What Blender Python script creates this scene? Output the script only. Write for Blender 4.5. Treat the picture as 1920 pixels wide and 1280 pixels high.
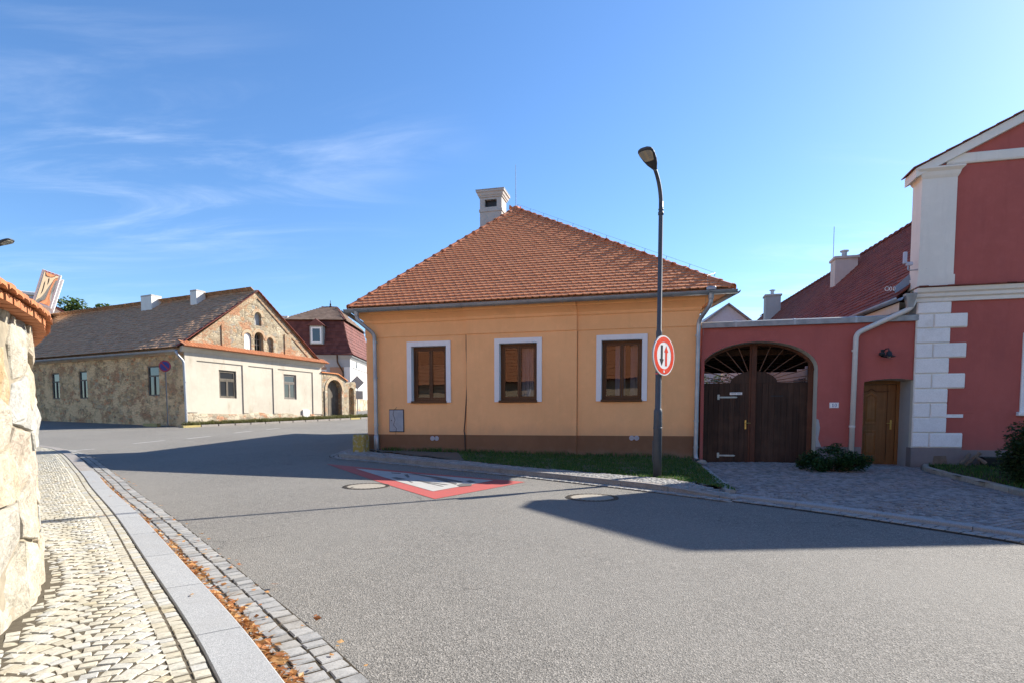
import bpy, bmesh, math, random
import numpy as np
from mathutils import Vector, Matrix, noise
from mathutils.geometry import tessellate_polygon
for o in list(bpy.data.objects): bpy.data.objects.remove(o)
SC = bpy.context.scene
COL = SC.collection
rnd = random.Random(11)

# ------------------------------------------------------------------ camera
EYE = 1.10
PITCH = math.atan(.0612)                 # looking very slightly down
cam = bpy.data.cameras.new('camera')
cam.sensor_fit = 'HORIZONTAL'; cam.sensor_width = 36.0
cam.lens = 1077.0 / 1920.0 * 36.0
cam.shift_x = -18.0 / 1920.0
cam.shift_y = 214.0 / 1920.0
cam.clip_start = .05; cam.clip_end = 3000
camo = bpy.data.objects.new('camera', cam); COL.objects.link(camo)
camo.location = (0, 0, EYE); camo.rotation_euler = (math.pi/2 - PITCH, 0, 0)
SC.camera = camo

# ------------------------------------------------------------------ sky and sun
SUN_DIR = Vector((1.66, 1.0, 1.292)).normalized()
SUN_EL = math.asin(SUN_DIR.z); SUN_AZ = math.atan2(SUN_DIR.x, SUN_DIR.y)
W = bpy.data.worlds.new('World'); SC.world = W; W.use_nodes = True
nt = W.node_tree; nt.nodes.clear()
def wn(t, **k):
    n = nt.nodes.new(t)
    for a, b in k.items(): setattr(n, a, b)
    return n
out = wn('ShaderNodeOutputWorld'); bg = wn('ShaderNodeBackground'); bg.inputs[1].default_value = .060
sky = wn('ShaderNodeTexSky', sky_type='NISHITA', sun_disc=False, sun_elevation=SUN_EL, sun_rotation=SUN_AZ,
         altitude=250, air_density=1.0, dust_density=.35, ozone_density=2.2)
# thin cirrus on a high layer: direction projected on a horizontal plane, stretched noise
tc = wn('ShaderNodeTexCoord'); sep = wn('ShaderNodeSeparateXYZ'); nt.links.new(tc.outputs['Generated'], sep.inputs[0])
addz = wn('ShaderNodeMath', operation='MAXIMUM'); nt.links.new(sep.outputs[2], addz.inputs[0]); addz.inputs[1].default_value = .0
addz2 = wn('ShaderNodeMath', operation='ADD'); nt.links.new(addz.outputs[0], addz2.inputs[0]); addz2.inputs[1].default_value = .10
dx = wn('ShaderNodeMath', operation='DIVIDE'); nt.links.new(sep.outputs[0], dx.inputs[0]); nt.links.new(addz2.outputs[0], dx.inputs[1])
dy = wn('ShaderNodeMath', operation='DIVIDE'); nt.links.new(sep.outputs[1], dy.inputs[0]); nt.links.new(addz2.outputs[0], dy.inputs[1])
cmb = wn('ShaderNodeCombineXYZ'); nt.links.new(dx.outputs[0], cmb.inputs[0]); nt.links.new(dy.outputs[0], cmb.inputs[1])
def wnoise(scale3, loc, rot, nscale, detail, rough, dist):
    m = wn('ShaderNodeMapping'); m.inputs['Scale'].default_value = scale3; m.inputs['Location'].default_value = loc
    m.inputs['Rotation'].default_value = (0, 0, rot)
    nt.links.new(cmb.outputs[0], m.inputs[0])
    n = wn('ShaderNodeTexNoise'); n.inputs['Scale'].default_value = nscale; n.inputs['Detail'].default_value = detail
    n.inputs['Roughness'].default_value = rough; n.inputs['Distortion'].default_value = dist
    nt.links.new(m.outputs[0], n.inputs['Vector']); return n
def wramp(n, a, b, lo=0., hi=1.):
    r = wn('ShaderNodeMapRange'); r.interpolation_type = 'SMOOTHSTEP'
    r.inputs[1].default_value = a; r.inputs[2].default_value = b; r.inputs[3].default_value = lo; r.inputs[4].default_value = hi
    nt.links.new(n.outputs[0], r.inputs[0]); return r
fine = wramp(wnoise((.55, 1.9, 1), (3.1, 1.7, 0), math.radians(14), 1.5, 9, .62, .9), .44, .80)
broad = wramp(wnoise((1, 1, 1), (2.3, 6.6, 0), 0, .33, 3, .5, .3), .46, .62)
mul = wn('ShaderNodeMath', operation='MULTIPLY'); nt.links.new(fine.outputs[0], mul.inputs[0]); nt.links.new(broad.outputs[0], mul.inputs[1])
mul2 = wn('ShaderNodeMath', operation='MULTIPLY'); nt.links.new(mul.outputs[0], mul2.inputs[0]); mul2.inputs[1].default_value = .31
tint = wn('ShaderNodeMix', data_type='RGBA', blend_type='MULTIPLY'); tint.inputs[0].default_value = 1.
hsv = wn('ShaderNodeHueSaturation'); hsv.inputs['Saturation'].default_value = 1.15; nt.links.new(sky.outputs[0], hsv.inputs['Color']); nt.links.new(hsv.outputs[0], tint.inputs[6]); tint.inputs[7].default_value = (.78, .86, .96, 1)
mx = wn('ShaderNodeMix', data_type='RGBA'); nt.links.new(mul2.outputs[0], mx.inputs[0]); nt.links.new(tint.outputs[2], mx.inputs[6])
mx.inputs[7].default_value = (5.6, 6.1, 6.9, 1)
nt.links.new(mx.outputs[2], bg.inputs[0]); nt.links.new(bg.outputs[0], out.inputs[0])

sl = bpy.data.lights.new('sun', 'SUN'); sl.energy = 3.0; sl.angle = math.radians(.55); sl.color = (1, .93, .82)
so = bpy.data.objects.new('sun', sl); COL.objects.link(so)
so.rotation_euler = (-SUN_DIR).to_track_quat('-Z', 'Y').to_euler(); so.location = (20, 12, 25)

SC.view_settings.view_transform = 'Standard'; SC.view_settings.look = 'None'
SC.view_settings.gamma = 1.0; SC.view_settings.use_curve_mapping = False
SC.view_settings.exposure = 2.0
SC.render.engine = 'CYCLES'
SC.cycles.max_bounces = 8; SC.cycles.transparent_max_bounces = 8

# ------------------------------------------------------------------ terrain height of the road
def G(x, y):
    y = min(y, 75.)
    t = (y - .136*x - 10.54) / 2.
    return .088 * (t if t > 30 else math.log1p(math.exp(t)))

def to_px(p):                            # only used to choose which pieces show largest
    d = Vector(p) - Vector((0, 0, EYE)); c, s = math.cos(PITCH), math.sin(PITCH)
    f = d.y*c - d.z*s
    if f < .1: return None
    return (978 + 1077*d.x/f, 854 - 1077*(d.y*s + d.z*c)/f, f)
def in_frame(p):
    q = to_px(p)
    return q is not None and -10 < q[0] < 1930 and -10 < q[1] < 1290

# ------------------------------------------------------------------ materials
def lin(r, g, b):
    f = lambda c: c/12.92 if c <= .04045 else ((c+.055)/1.055)**2.4
    return (f(r/255), f(g/255), f(b/255), 1)
MATS = {}
class NT:
    def __init__(s, name):
        s.m = bpy.data.materials.new(name); s.m.use_nodes = True; s.t = s.m.node_tree
        s.b = s.t.nodes['Principled BSDF']; s.o = s.t.nodes['Material Output']; MATS[name] = s.m
        s.geo = s.n('ShaderNodeNewGeometry'); s.pos = s.geo.outputs['Position']
    def n(s, t, **k):
        x = s.t.nodes.new(t)
        for a, b in k.items(): setattr(x, a, b)
        return x
    def l(s, a, b): s.t.links.new(a, b)
    def noise(s, scale, detail=5, rough=.55, stretch=None, dist=0., obj=False):
        n = s.n('ShaderNodeTexNoise'); n.inputs['Scale'].default_value = scale; n.inputs['Detail'].default_value = detail
        n.inputs['Roughness'].default_value = rough; n.inputs['Distortion'].default_value = dist
        src = s.pos
        if obj: src = s.n('ShaderNodeTexCoord').outputs['Object']
        if stretch:
            m = s.n('ShaderNodeMapping'); m.inputs['Scale'].default_value = stretch; s.l(src, m.inputs[0]); src = m.outputs[0]
        s.l(src, n.inputs['Vector']); return n.outputs[0]
    def voro(s, scale, feature='F1', stretch=None, rnd_=1., obj=False):
        n = s.n('ShaderNodeTexVoronoi', feature=feature); n.inputs['Scale'].default_value = scale; n.inputs['Randomness'].default_value = rnd_
        src = s.pos
        if obj: src = s.n('ShaderNodeTexCoord').outputs['Object']
        if stretch:
            m = s.n('ShaderNodeMapping'); m.inputs['Scale'].default_value = stretch; s.l(src, m.inputs[0]); src = m.outputs[0]
        s.l(src, n.inputs['Vector']); return n
    def rng(s, x, a, b, lo=0., hi=1., smooth=True):
        r = s.n('ShaderNodeMapRange')
        if smooth: r.interpolation_type = 'SMOOTHSTEP'
        for i, v in zip((1, 2, 3, 4), (a, b, lo, hi)): r.inputs[i].default_value = v
        s.l(x, r.inputs[0]); return r.outputs[0]
    def mix(s, fac, a, b, mode='MIX'):
        m = s.n('ShaderNodeMix', data_type='RGBA', blend_type=mode)
        for i, v in ((0, fac), (6, a), (7, b)):
            if isinstance(v, (int, float)): m.inputs[i].default_value = v
            elif isinstance(v, tuple): m.inputs[i].default_value = v
            else: s.l(v, m.inputs[i])
        return m.outputs[2]
    def math(s, op, a, b=0.):
        m = s.n('ShaderNodeMath', operation=op)
        for i, v in ((0, a), (1, b)):
            if isinstance(v, (int, float)): m.inputs[i].default_value = v
            else: s.l(v, m.inputs[i])
        return m.outputs[0]
    def piece(s):                        # a random number for every piece, alone or in a joined mesh
        oi = s.n('ShaderNodeObjectInfo')
        a = s.math('MULTIPLY', oi.outputs['Random'], 7.31)
        return s.math('FRACT', s.math('ADD', a, s.geo.outputs['Random Per Island']))
    def ramp(s, x, cols):
        r = s.n('ShaderNodeValToRGB'); e = r.color_ramp.elements
        while len(e) < len(cols): e.new(.5)
        for i, (p, c) in enumerate(cols): e[i].position = p; e[i].color = c
        s.l(x, r.inputs[0]); return r.outputs[0]
    def fin(s, col, rough=.8, spec=.3, bump=None, bstr=.2, bdist=.01, metal=0.):
        for nm, v in (('Base Color', col), ('Roughness', rough), ('Specular IOR Level', spec), ('Metallic', metal)):
            if isinstance(v, (int, float, tuple)): s.b.inputs[nm].default_value = v
            else: s.l(v, s.b.inputs[nm])
        if bump is not None:
            b = s.n('ShaderNodeBump'); b.inputs['Strength'].default_value = bstr; b.inputs['Distance'].default_value = bdist
            s.l(bump, b.inputs['Height']); s.l(b.outputs[0], s.b.inputs['Normal'])
        return s.m
def plaster(name, c, dirt=.25, grain=90, stain=None, foot=None, grime=.22):
    k = NT(name)
    big = k.noise(.7, 6, .6); mid = k.noise(5., 6, .65); fin = k.noise(grain, 4, .7)
    col = k.mix(k.rng(big, .3, .72), tuple(x*(1-dirt*.55) for x in c[:3])+(1,), c)
    col = k.mix(k.math('MULTIPLY', k.rng(mid, .45, .75), .35), col, tuple(min(1, x*1.10+.01) for x in c[:3])+(1,))
    if stain:
        col = k.mix(k.math('MULTIPLY', k.rng(k.noise(1.6, 8, .7, (1, 1, .35)), .52, .78), stain[1]), col, stain[0])
    streak = k.math('MULTIPLY', k.rng(k.noise(1., 7, .68, (7., 7., .55)), .50, .78), grime)
    col = k.mix(streak, col, tuple(x*.55 for x in c[:3])+(1,))
    if foot:
        sz = k.n('ShaderNodeSeparateXYZ'); k.l(k.pos, sz.inputs[0])
        h = k.math('ADD', sz.outputs[2], k.math('MULTIPLY', k.noise(3.2, 7, .7, (1, 1, .5)), foot[1]-foot[0]))
        col = k.mix(k.math('MULTIPLY', k.rng(h, foot[0]+(foot[1]-foot[0])*.35, foot[0]+(foot[1]-foot[0])*1.15, 1., 0.), foot[3]), col, foot[2])
    col = k.mix(k.math('MULTIPLY', k.rng(fin, .35, .7), .16), col, tuple(x*.7 for x in c[:3])+(1,))
    return k.fin(col, .9, .15, k.math('ADD', fin, k.math('MULTIPLY', mid, 2.)), .35, .004)
def flat(name, c, rough=.6, spec=.35, metal=0., nz=.12, scale=14, bstr=.06):
    k = NT(name); n = k.noise(scale, 6, .6); n2 = k.noise(scale*9, 3, .6)
    col = k.mix(k.math('MULTIPLY', k.rng(n, .3, .75), nz*2), c, tuple(x*.6 for x in c[:3])+(1,))
    r = k.rng(n, .2, .8, max(.05, rough-.12), min(1, rough+.12))
    return k.fin(col, r, spec, n2, bstr, .004, metal)
def pieces_mat(name, cols, rough=.8, spec=.25, grain=60, gamt=.25, bstr=.4, bdist=.004, moss=None, bscale=None):
    k = NT(name); p = k.piece()
    col = k.ramp(p, cols)
    g = k.noise(grain, 6, .7); g2 = k.noise(grain*.16, 5, .6)
    col = k.mix(k.math('MULTIPLY', k.rng(g, .35, .75), gamt), col, (.02, .018, .015, 1))
    col = k.mix(k.math('MULTIPLY', k.rng(g2, .42, .7), gamt*1.1), col, tuple(min(1, x*1.25) for x in cols[len(cols)//2][1][:3])+(1,))
    if moss: col = k.mix(k.math('MULTIPLY', k.rng(k.noise(moss[1], 7, .7), .55, .75), moss[2]), col, moss[0])
    return k.fin(col, rough, spec, g, bstr, bdist)

plaster('yellow_plaster', (.92, .485, .22, 1), .2, 70, ((.70, .38, .20, 1), .4), (.75, 1.25, (.50, .30, .18, 1), .5), .16)
plaster('brown_plinth', (.225, .118, .065, 1), .3, 60, ((.15, .09, .06, 1), .5), (.2, .65, (.26, .21, .16, 1), .6))
plaster('red_plaster', (.43, .122, .104, 1), .26, 70, ((.30, .09, .085, 1), .5), (.45, 1.1, (.30, .14, .12, 1), .5))
plaster('grey_plinth', (.24, .205, .20, 1), .3, 60, ((.15, .13, .12, 1), .6), (.1, .5, (.16, .14, .11, 1), .6))
plaster('white_trim', (.78, .77, .78, 1), .1)
plaster('cream_trim', (.76, .73, .66, 1), .14)
plaster('cream_reveal', (.66, .60, .50, 1), .22)
plaster('old_white_plaster', (.52, .475, .395, 1), .3, 60, (lin(150, 138, 118), .75))
plaster('pink_plaster', (.42, .25, .17, 1), .15)
plaster('white_plaster', (.72, .70, .66, 1), .15)
plaster('chimney_plaster', (.50, .47, .44, 1), .3, 60, (lin(120, 112, 104), .6))
plaster('grey_wall', (.40, .40, .40, 1), .3)
plaster('opposite_plaster', (.74, .56, .38, 1), .15)
flat('zinc', lin(165, 170, 176), .42, .5, .5, .3, 3)
flat('old_zinc', lin(146, 148, 150), .5, .5, .4, .3, 5)
flat('white_pipe', lin(206, 202, 194), .45, .4, 0, .1)
flat('lamp_paint', lin(72, 78, 86), .5, .4, .25, .1)
flat('black_metal', (.02, .022, .025, 1), .5, .4)
flat('black_plastic', (.012, .013, .016, 1), .4, .4)
flat('sign_white', lin(232, 230, 226), .4, .4, 0, .05)
flat('sign_red', lin(225, 62, 26), .4, .4, 0, .05)
flat('sign_black', (.015, .015, .018, 1), .4, .4)
flat('sign_blue', lin(24, 42, 120), .4, .4, 0, .05)
flat('sign_darkred', lin(150, 28, 40), .4, .4, 0, .05)
flat('sign_grey', lin(165, 166, 162), .5, .4, .2)
flat('enamel_blue', lin(50, 80, 150), .35, .4)
flat('brass', lin(190, 160, 90), .35, .5, .7)
flat('hinge_white', lin(176, 184, 178), .55, .4, .2, .2)
flat('box_grey', lin(160, 164, 170), .6, .3, 0, .2, 8)
flat('vent_plastic', lin(180, 182, 196), .5, .3)
flat('lens', lin(190, 182, 160), .4, .5, 0, .25, 30)
flat('curtain', lin(150, 158, 176), .9, .1)
flat('blind', lin(150, 140, 118), .8, .1)
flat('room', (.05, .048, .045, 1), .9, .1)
flat('soil', (.06, .045, .03, 1), .95, .1, 0, .35, 20, .5)
flat('dirt', (.17, .145, .115, 1), .95, .1, 0, .3, 14, .5)
flat('joint_light', (.115, .098, .072, 1), .95, .1, 0, .35, 40, .4)
flat('joint_sand', (.055, .045, .032, 1), .95, .1, 0, .35, 40, .4)
flat('wall_mortar', (.30, .26, .195, 1), .95, .1, 0, .4, 14, .6)
flat('mortar', (.44, .39, .30, 1), .95, .1, 0, .3, 12, .6)
flat('metal_shed', lin(186, 204, 216), .5, .4, .1)
flat('cast_iron', lin(92, 86, 78), .7, .3, .3, .4, 30)
flat('concrete_lid', lin(152, 145, 133), .9, .2, 0, .25, 30, .4)
flat('mirror_back', lin(222, 220, 222), .5, .4)
flat('flue', lin(44, 50, 66), .4, .4, .2)
flat('reflector', lin(228, 70, 80), .4, .4)
def m_asphalt():
    k = NT('asphalt')
    v = k.voro(125.); grit = k.noise(160, 3, .7); mid = k.noise(9, 7, .7); big = k.noise(.35, 6, .6, (1, .6, 1))
    c = k.ramp(v.outputs['Color'], [(0., (.07, .067, .061, 1)), (.5, (.168, .16, .145, 1)), (1., (.34, .32, .29, 1))])
    c = k.mix(k.math('MULTIPLY', k.rng(mid, .35, .7), .35), c, (.12, .116, .106, 1))
    c = k.mix(k.math('MULTIPLY', k.rng(big, .38, .62), .5), c, (.215, .205, .185, 1))
    wear = k.noise(1.3, 8, .72, (1, .25, 1))
    c = k.mix(k.math('MULTIPLY', k.rng(wear, .58, .75), .35), c, (.10, .098, .092, 1))
    cr = k.n('ShaderNodeTexVoronoi', feature='DISTANCE_TO_EDGE'); cr.inputs['Scale'].default_value = .42
    wv = k.n('ShaderNodeVectorMath', operation='ADD'); nn = k.n('ShaderNodeTexNoise'); nn.inputs['Scale'].default_value = 2.2; nn.inputs['Detail'].default_value = 6.; k.l(k.pos, nn.inputs['Vector']); k.l(k.pos, wv.inputs[0]); k.l(nn.outputs['Color'], wv.inputs[1]); k.l(wv.outputs[0], cr.inputs['Vector'])
    line = k.math('MULTIPLY', k.rng(cr.outputs['Distance'], .0, .008, 1., 0.), k.rng(k.noise(.5, 3, .5), .52, .60))
    c = k.mix(k.math('MULTIPLY', line, .55), c, (.045, .043, .04, 1))
    return k.fin(c, .86, .2, k.math('ADD', v.outputs['Distance'], k.math('MULTIPLY', grit, .6)), .75, .006)
m_asphalt()
def m_granite():
    k = NT('granite'); v = k.voro(330.); n = k.noise(3, 7, .7)
    c = k.ramp(v.outputs['Color'], [(0., (.14, .145, .15, 1)), (.5, (.30, .31, .315, 1)), (1., (.46, .465, .465, 1))])
    c = k.mix(k.math('MULTIPLY', k.rng(n, .4, .7), .35), c, (.25, .25, .245, 1))
    p = k.piece(); c = k.mix(k.math('MULTIPLY', p, .25), c, (.20, .205, .21, 1))
    k.fin(c, .8, .3, v.outputs['Distance'], .25, .003)
m_granite()
def m_kerb():
    k = NT('kerb_granite'); v = k.voro(260.); n = k.noise(4, 7, .7)
    c = k.ramp(v.outputs['Color'], [(0., (.12, .11, .10, 1)), (.5, (.27, .25, .23, 1)), (1., (.42, .40, .37, 1))])
    c = k.mix(k.math('MULTIPLY', k.rng(n, .4, .7), .5), c, (.17, .13, .10, 1))
    k.fin(c, .85, .25, v.outputs['Distance'], .25, .003)
m_kerb()
pieces_mat('sett_cream', [(0., (.39, .355, .27, 1)), (.25, (.42, .395, .32, 1)), (.5, (.45, .425, .35, 1)), (.8, (.40, .405, .39, 1)), (1., (.43, .375, .26, 1))], .85, .2, 70, .28, .6, .005, ((.05, .075, .02, 1), 2.2, .25))
pieces_mat('sett_grey', [(0., (.19, .19, .185, 1)), (.35, (.27, .27, .265, 1)), (.7, (.33, .325, .31, 1)), (1., (.24, .225, .20, 1))], .8, .3, 80, .28, .6, .005, ((.12, .08, .04, 1), 3., .3))
pieces_mat('sett_dark', [(0., (.13, .13, .135, 1)), (.35, (.21, .21, .215, 1)), (.7, (.31, .31, .305, 1)), (1., (.20, .165, .14, 1))], .72, .4, 80, .25, .5, .005, ((.10, .07, .05, 1), 2., .25))
pieces_mat('tile_new', [(0., (.58, .23, .108, 1)), (.3, (.61, .245, .115, 1)), (.65, (.645, .265, .126, 1)), (1., (.60, .245, .12, 1))], .8, .25, 40, .13, .3, .003, ((.44, .195, .105, 1), 1.0, .3))
pieces_mat('tile_coping', [(0., (.36, .135, .062, 1)), (.5, (.44, .175, .08, 1)), (1., (.38, .16, .085, 1))], .85, .2, 30, .35, .5, .005, ((.16, .14, .09, 1), 4., .35))
pieces_mat('tile_hip', [(0., (.46, .165, .078, 1)), (1., (.55, .205, .10, 1))], .75, .3, 40, .2, .3, .003)
pieces_mat('tile_old', [(0., (.40, .235, .14, 1)), (.3, (.46, .275, .165, 1)), (.7, (.51, .31, .19, 1)), (.95, (.44, .265, .165, 1)), (1., (.52, .24, .12, 1))], .9, .2, 25, .4, .5, .005, ((.10, .085, .065, 1), 1.1, .5))
pieces_mat('tile_wing', [(0., (.13, .038, .030, 1)), (.4, (.19, .052, .038, 1)), (.8, (.24, .070, .045, 1)), (1., (.16, .062, .045, 1))], .85, .25, 30, .3, .4, .004, ((.05, .03, .028, 1), 1.4, .5))
pieces_mat('tile_tan', [(0., (.22, .15, .11, 1)), (1., (.34, .24, .18, 1))], .7, .3, 20, .2, .3, .004)
pieces_mat('tile_mansard', [(0., (.10, .034, .028, 1)), (.5, (.135, .046, .037, 1)), (1., (.17, .06, .048, 1))], .75, .25, 20, .2, .3, .004)
pieces_mat('tile_orange', [(0., (.46, .165, .065, 1)), (.5, (.58, .225, .085, 1)), (1., (.50, .20, .09, 1))], .8, .25, 40, .22, .4, .004)
pieces_mat('wall_stone', [(0., (.38, .345, .28, 1)), (.18, (.46, .415, .33, 1)), (.36, (.45, .31, .165, 1)), (.5, (.50, .47, .40, 1)), (.68, (.34, .35, .345, 1)), (.84, (.47, .40, .30, 1)), (1., (.42, .355, .29, 1))], .92, .15, 34, .38, 1., .02, ((.16, .15, .04, 1), 2.6, .35))
pieces_mat('quoin_white', [(0., (.77, .765, .755, 1)), (1., (.83, .82, .80, 1))], .9, .2, 50, .16, .3, .003, ((.50, .46, .40, 1), 1.6, .45))
pieces_mat('coping_stone', [(0., (.30, .27, .23, 1)), (1., (.40, .36, .30, 1))], .9, .2, 40, .3, .4, .004)
def m_rubble(name, tones, plast, amt, mort, scale=4.2, brick=.25):
    k = NT(name)
    n = k.noise(3., 4, .5)
    vm = k.n('ShaderNodeVectorMath', operation='MULTIPLY_ADD')
    k.l(k.pos, vm.inputs[0]); vm.inputs[1].default_value = (1, 1, 1.5)
    nn = k.n('ShaderNodeTexNoise'); nn.inputs['Scale'].default_value = 5.; k.l(k.pos, nn.inputs['Vector'])
    sc = k.n('ShaderNodeVectorMath', operation='SCALE'); k.l(nn.outputs['Color'], sc.inputs[0]); sc.inputs['Scale'].default_value = .22
    k.l(sc.outputs[0], vm.inputs[2])
    v = k.n('ShaderNodeTexVoronoi'); v.inputs['Scale'].default_value = scale; k.l(vm.outputs[0], v.inputs['Vector'])
    e = k.n('ShaderNodeTexVoronoi', feature='DISTANCE_TO_EDGE'); e.inputs['Scale'].default_value = scale; k.l(vm.outputs[0], e.inputs['Vector'])
    sepc = k.n('ShaderNodeSeparateColor'); k.l(v.outputs['Color'], sepc.inputs[0])
    c = k.ramp(sepc.outputs[0], tones)
    g = k.noise(30, 6, .7)
    c = k.mix(k.math('MULTIPLY', k.rng(g, .35, .75), .5), c, (.05, .04, .03, 1))
    edge = k.rng(e.outputs['Distance'], .02, .075)
    c = k.mix(edge, mort, c)
    # patches of brick repair
    bt = k.n('ShaderNodeTexBrick'); bt.inputs['Scale'].default_value = 4.5; bt.inputs['Color1'].default_value = (.36, .14, .07, 1); bt.inputs['Color2'].default_value = (.42, .20, .10, 1)
    bt.inputs['Mortar'].default_value = mort
    sx = k.n('ShaderNodeSeparateXYZ'); k.l(k.pos, sx.inputs[0]); cx = k.n('ShaderNodeCombineXYZ')
    k.l(k.math('ADD', sx.outputs[0], sx.outputs[1]), cx.inputs[0]); k.l(sx.outputs[2], cx.inputs[1]); k.l(cx.outputs[0], bt.inputs['Vector'])
    c = k.mix(k.math('MULTIPLY', k.rng(k.noise(.9, 5, .6), .57, .62), brick*3), c, bt.outputs[0])
    pl = k.rng(k.noise(1.1, 9, .7, (1, 1, 1.2)), .62-amt*.3, .68-amt*.3)
    c = k.mix(k.math('MULTIPLY', pl, .8), c, plast)
    h = k.math('ADD', k.math('MULTIPLY', edge, 1.), k.math('MULTIPLY', g, .6))
    k.fin(c, .95, .12, h, .9, .03)
m_rubble('rubble_side', [(0., (.30, .20, .12, 1)), (.3, (.58, .375, .19, 1)), (.55, (.74, .51, .27, 1)), (.75, (.50, .38, .25, 1)), (.9, (.62, .25, .11, 1)), (1., (.62, .42, .22, 1))], (.80, .56, .31, 1), .42, (.60, .43, .25, 1), 5.6, .2)
m_rubble('rubble_gable', [(0., (.22, .18, .13, 1)), (.3, (.40, .33, .23, 1)), (.55, (.48, .41, .29, 1)), (.75, (.30, .28, .24, 1)), (.9, (.42, .24, .13, 1)), (1., (.42, .34, .22, 1))], (.50, .42, .30, 1), .2, (.46, .38, .26, 1), 4.2, .3)
m_rubble('rubble_base', [(0., (.26, .22, .17, 1)), (.4, (.42, .36, .26, 1)), (.7, (.36, .31, .24, 1)), (1., (.44, .27, .17, 1))], (.50, .44, .33, 1), .45, (.40, .34, .25, 1), 3.0, .3)
def m_brick():
    k = NT('old_brick'); bt = k.n('ShaderNodeTexBrick'); bt.inputs['Scale'].default_value = 4.5
    bt.inputs['Color1'].default_value = (.36, .17, .09, 1); bt.inputs['Color2'].default_value = (.42, .28, .17, 1); bt.inputs['Mortar'].default_value = (.46, .38, .27, 1)
    sx = k.n('ShaderNodeSeparateXYZ'); k.l(k.pos, sx.inputs[0]); cx = k.n('ShaderNodeCombineXYZ')
    k.l(k.math('ADD', sx.outputs[0], sx.outputs[1]), cx.inputs[0]); k.l(sx.outputs[2], cx.inputs[1]); k.l(cx.outputs[0], bt.inputs['Vector'])
    c = k.mix(k.rng(k.noise(2.2, 7, .75), .40, .58), bt.outputs[0], (.42, .345, .235, 1))
    k.fin(c, .95, .1, k.noise(25, 5, .7), .6, .02)
m_brick()
m_rubble('rubble_brick', [(0., (.36, .19, .11, 1)), (.35, (.46, .31, .19, 1)), (.6, (.44, .36, .25, 1)), (.8, (.42, .22, .12, 1)), (1., (.48, .38, .25, 1))], (.48, .40, .28, 1), .25, (.45, .37, .26, 1), 6.5, .3)
def m_wood(name, a, b, stretch=(30, 30, 1.2), rough=.7, obj=False):
    k = NT(name); n = k.noise(1.2, 8, .7, stretch, .4); n2 = k.noise(2., 5, .6); p = k.piece()
    c = k.mix(k.rng(n, .3, .72), a, b)
    c = k.mix(k.math('MULTIPLY', p, .55), c, tuple(x*.55 for x in a[:3])+(1,))
    c = k.mix(k.math('MULTIPLY', k.rng(n2, .45, .7), .3), c, tuple(x*1.5 for x in b[:3])+(1,))
    k.fin(c, rough, .25, n, .35, .004)
m_wood('gate_wood', (.030, .016, .011, 1), (.080, .042, .026, 1))
m_wood('gate_beam', (.095, .038, .022, 1), (.15, .062, .036, 1))
m_wood('fan_paint', (.16, .085, .055, 1), (.22, .12, .08, 1))
m_wood('door_wood', (.19, .085, .026, 1), (.26, .125, .042, 1), (18, 18, .8), .45)
m_wood('frame_wood', (.085, .036, .014, 1), (.125, .056, .022, 1), (18, 18, 1.5), .42)
m_wood('old_wood', (.10, .085, .066, 1), (.19, .165, .13, 1))
m_wood('grey_frame', (.16, .14, .12, 1), (.26, .235, .21, 1))
m_wood('log_wood', (.16, .11, .075, 1), (.27, .20, .15, 1), (6, 6, 6))
def m_glass(name, ior, tr):
    k = NT(name); t = k.t
    t.nodes.remove(k.b)
    fr = k.n('ShaderNodeFresnel'); fr.inputs[0].default_value = ior
    gl = k.n('ShaderNodeBsdfGlossy'); gl.inputs['Roughness'].default_value = .012
    wob = k.n('ShaderNodeBump'); wob.inputs['Strength'].default_value = .05; wob.inputs['Distance'].default_value = .02
    k.l(k.noise(1.6, 2, .5), wob.inputs['Height']); k.l(wob.outputs[0], gl.inputs['Normal'])
    tp = k.n('ShaderNodeBsdfTransparent'); tp.inputs[0].default_value = tr
    ms = k.n('ShaderNodeMixShader'); k.l(fr.outputs[0], ms.inputs[0]); k.l(tp.outputs[0], ms.inputs[1]); k.l(gl.outputs[0], ms.inputs[2])
    k.l(ms.outputs[0], k.o.inputs[0])
m_glass('window_glass', 1.7, (.72, .74, .75, 1))
k = NT('dark_glass'); k.fin((.022, .026, .030, 1), .05, .9)
k = NT('sky_glass'); k.fin((.05, .055, .06, 1), .03, 1., None, .2, .01, .35)
k = NT('mirror_glass'); k.fin((.75, .76, .76, 1), .02, .5, None, .2, .01, 1.)
def m_leaf(name, a, b, c):
    k = NT(name); p = k.piece()
    col = k.ramp(p, [(0., a), (.5, b), (1., c)])
    k.fin(col, .55, .35)
    k.b.inputs['Subsurface Weight'].default_value = 0.
    tl = k.n('ShaderNodeBsdfTranslucent'); k.l(col, tl.inputs[0])
    ms = k.n('ShaderNodeMixShader'); ms.inputs[0].default_value = .3
    k.l(k.b.outputs[0], ms.inputs[1]); k.l(tl.outputs[0], ms.inputs[2]); k.l(ms.outputs[0], k.o.inputs[0])
m_leaf('bush_leaf', (.010, .034, .010, 1), (.018, .058, .014, 1), (.04, .095, .020, 1))
m_leaf('hedge_leaf', (.014, .032, .010, 1), (.024, .052, .014, 1), (.040, .075, .020, 1))
m_leaf('tree_leaf', (.045, .085, .022, 1), (.070, .125, .030, 1), (.11, .15, .04, 1))
m_leaf('grass_blade', (.020, .075, .010, 1), (.036, .12, .014, 1), (.13, .16, .045, 1))
m_leaf('dry_grass', (.09, .10, .03, 1), (.16, .14, .05, 1), (.06, .09, .02, 1))
m_leaf('dry_leaf', (.28, .10, .03, 1), (.42, .19, .06, 1), (.50, .32, .14, 1))
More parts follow.
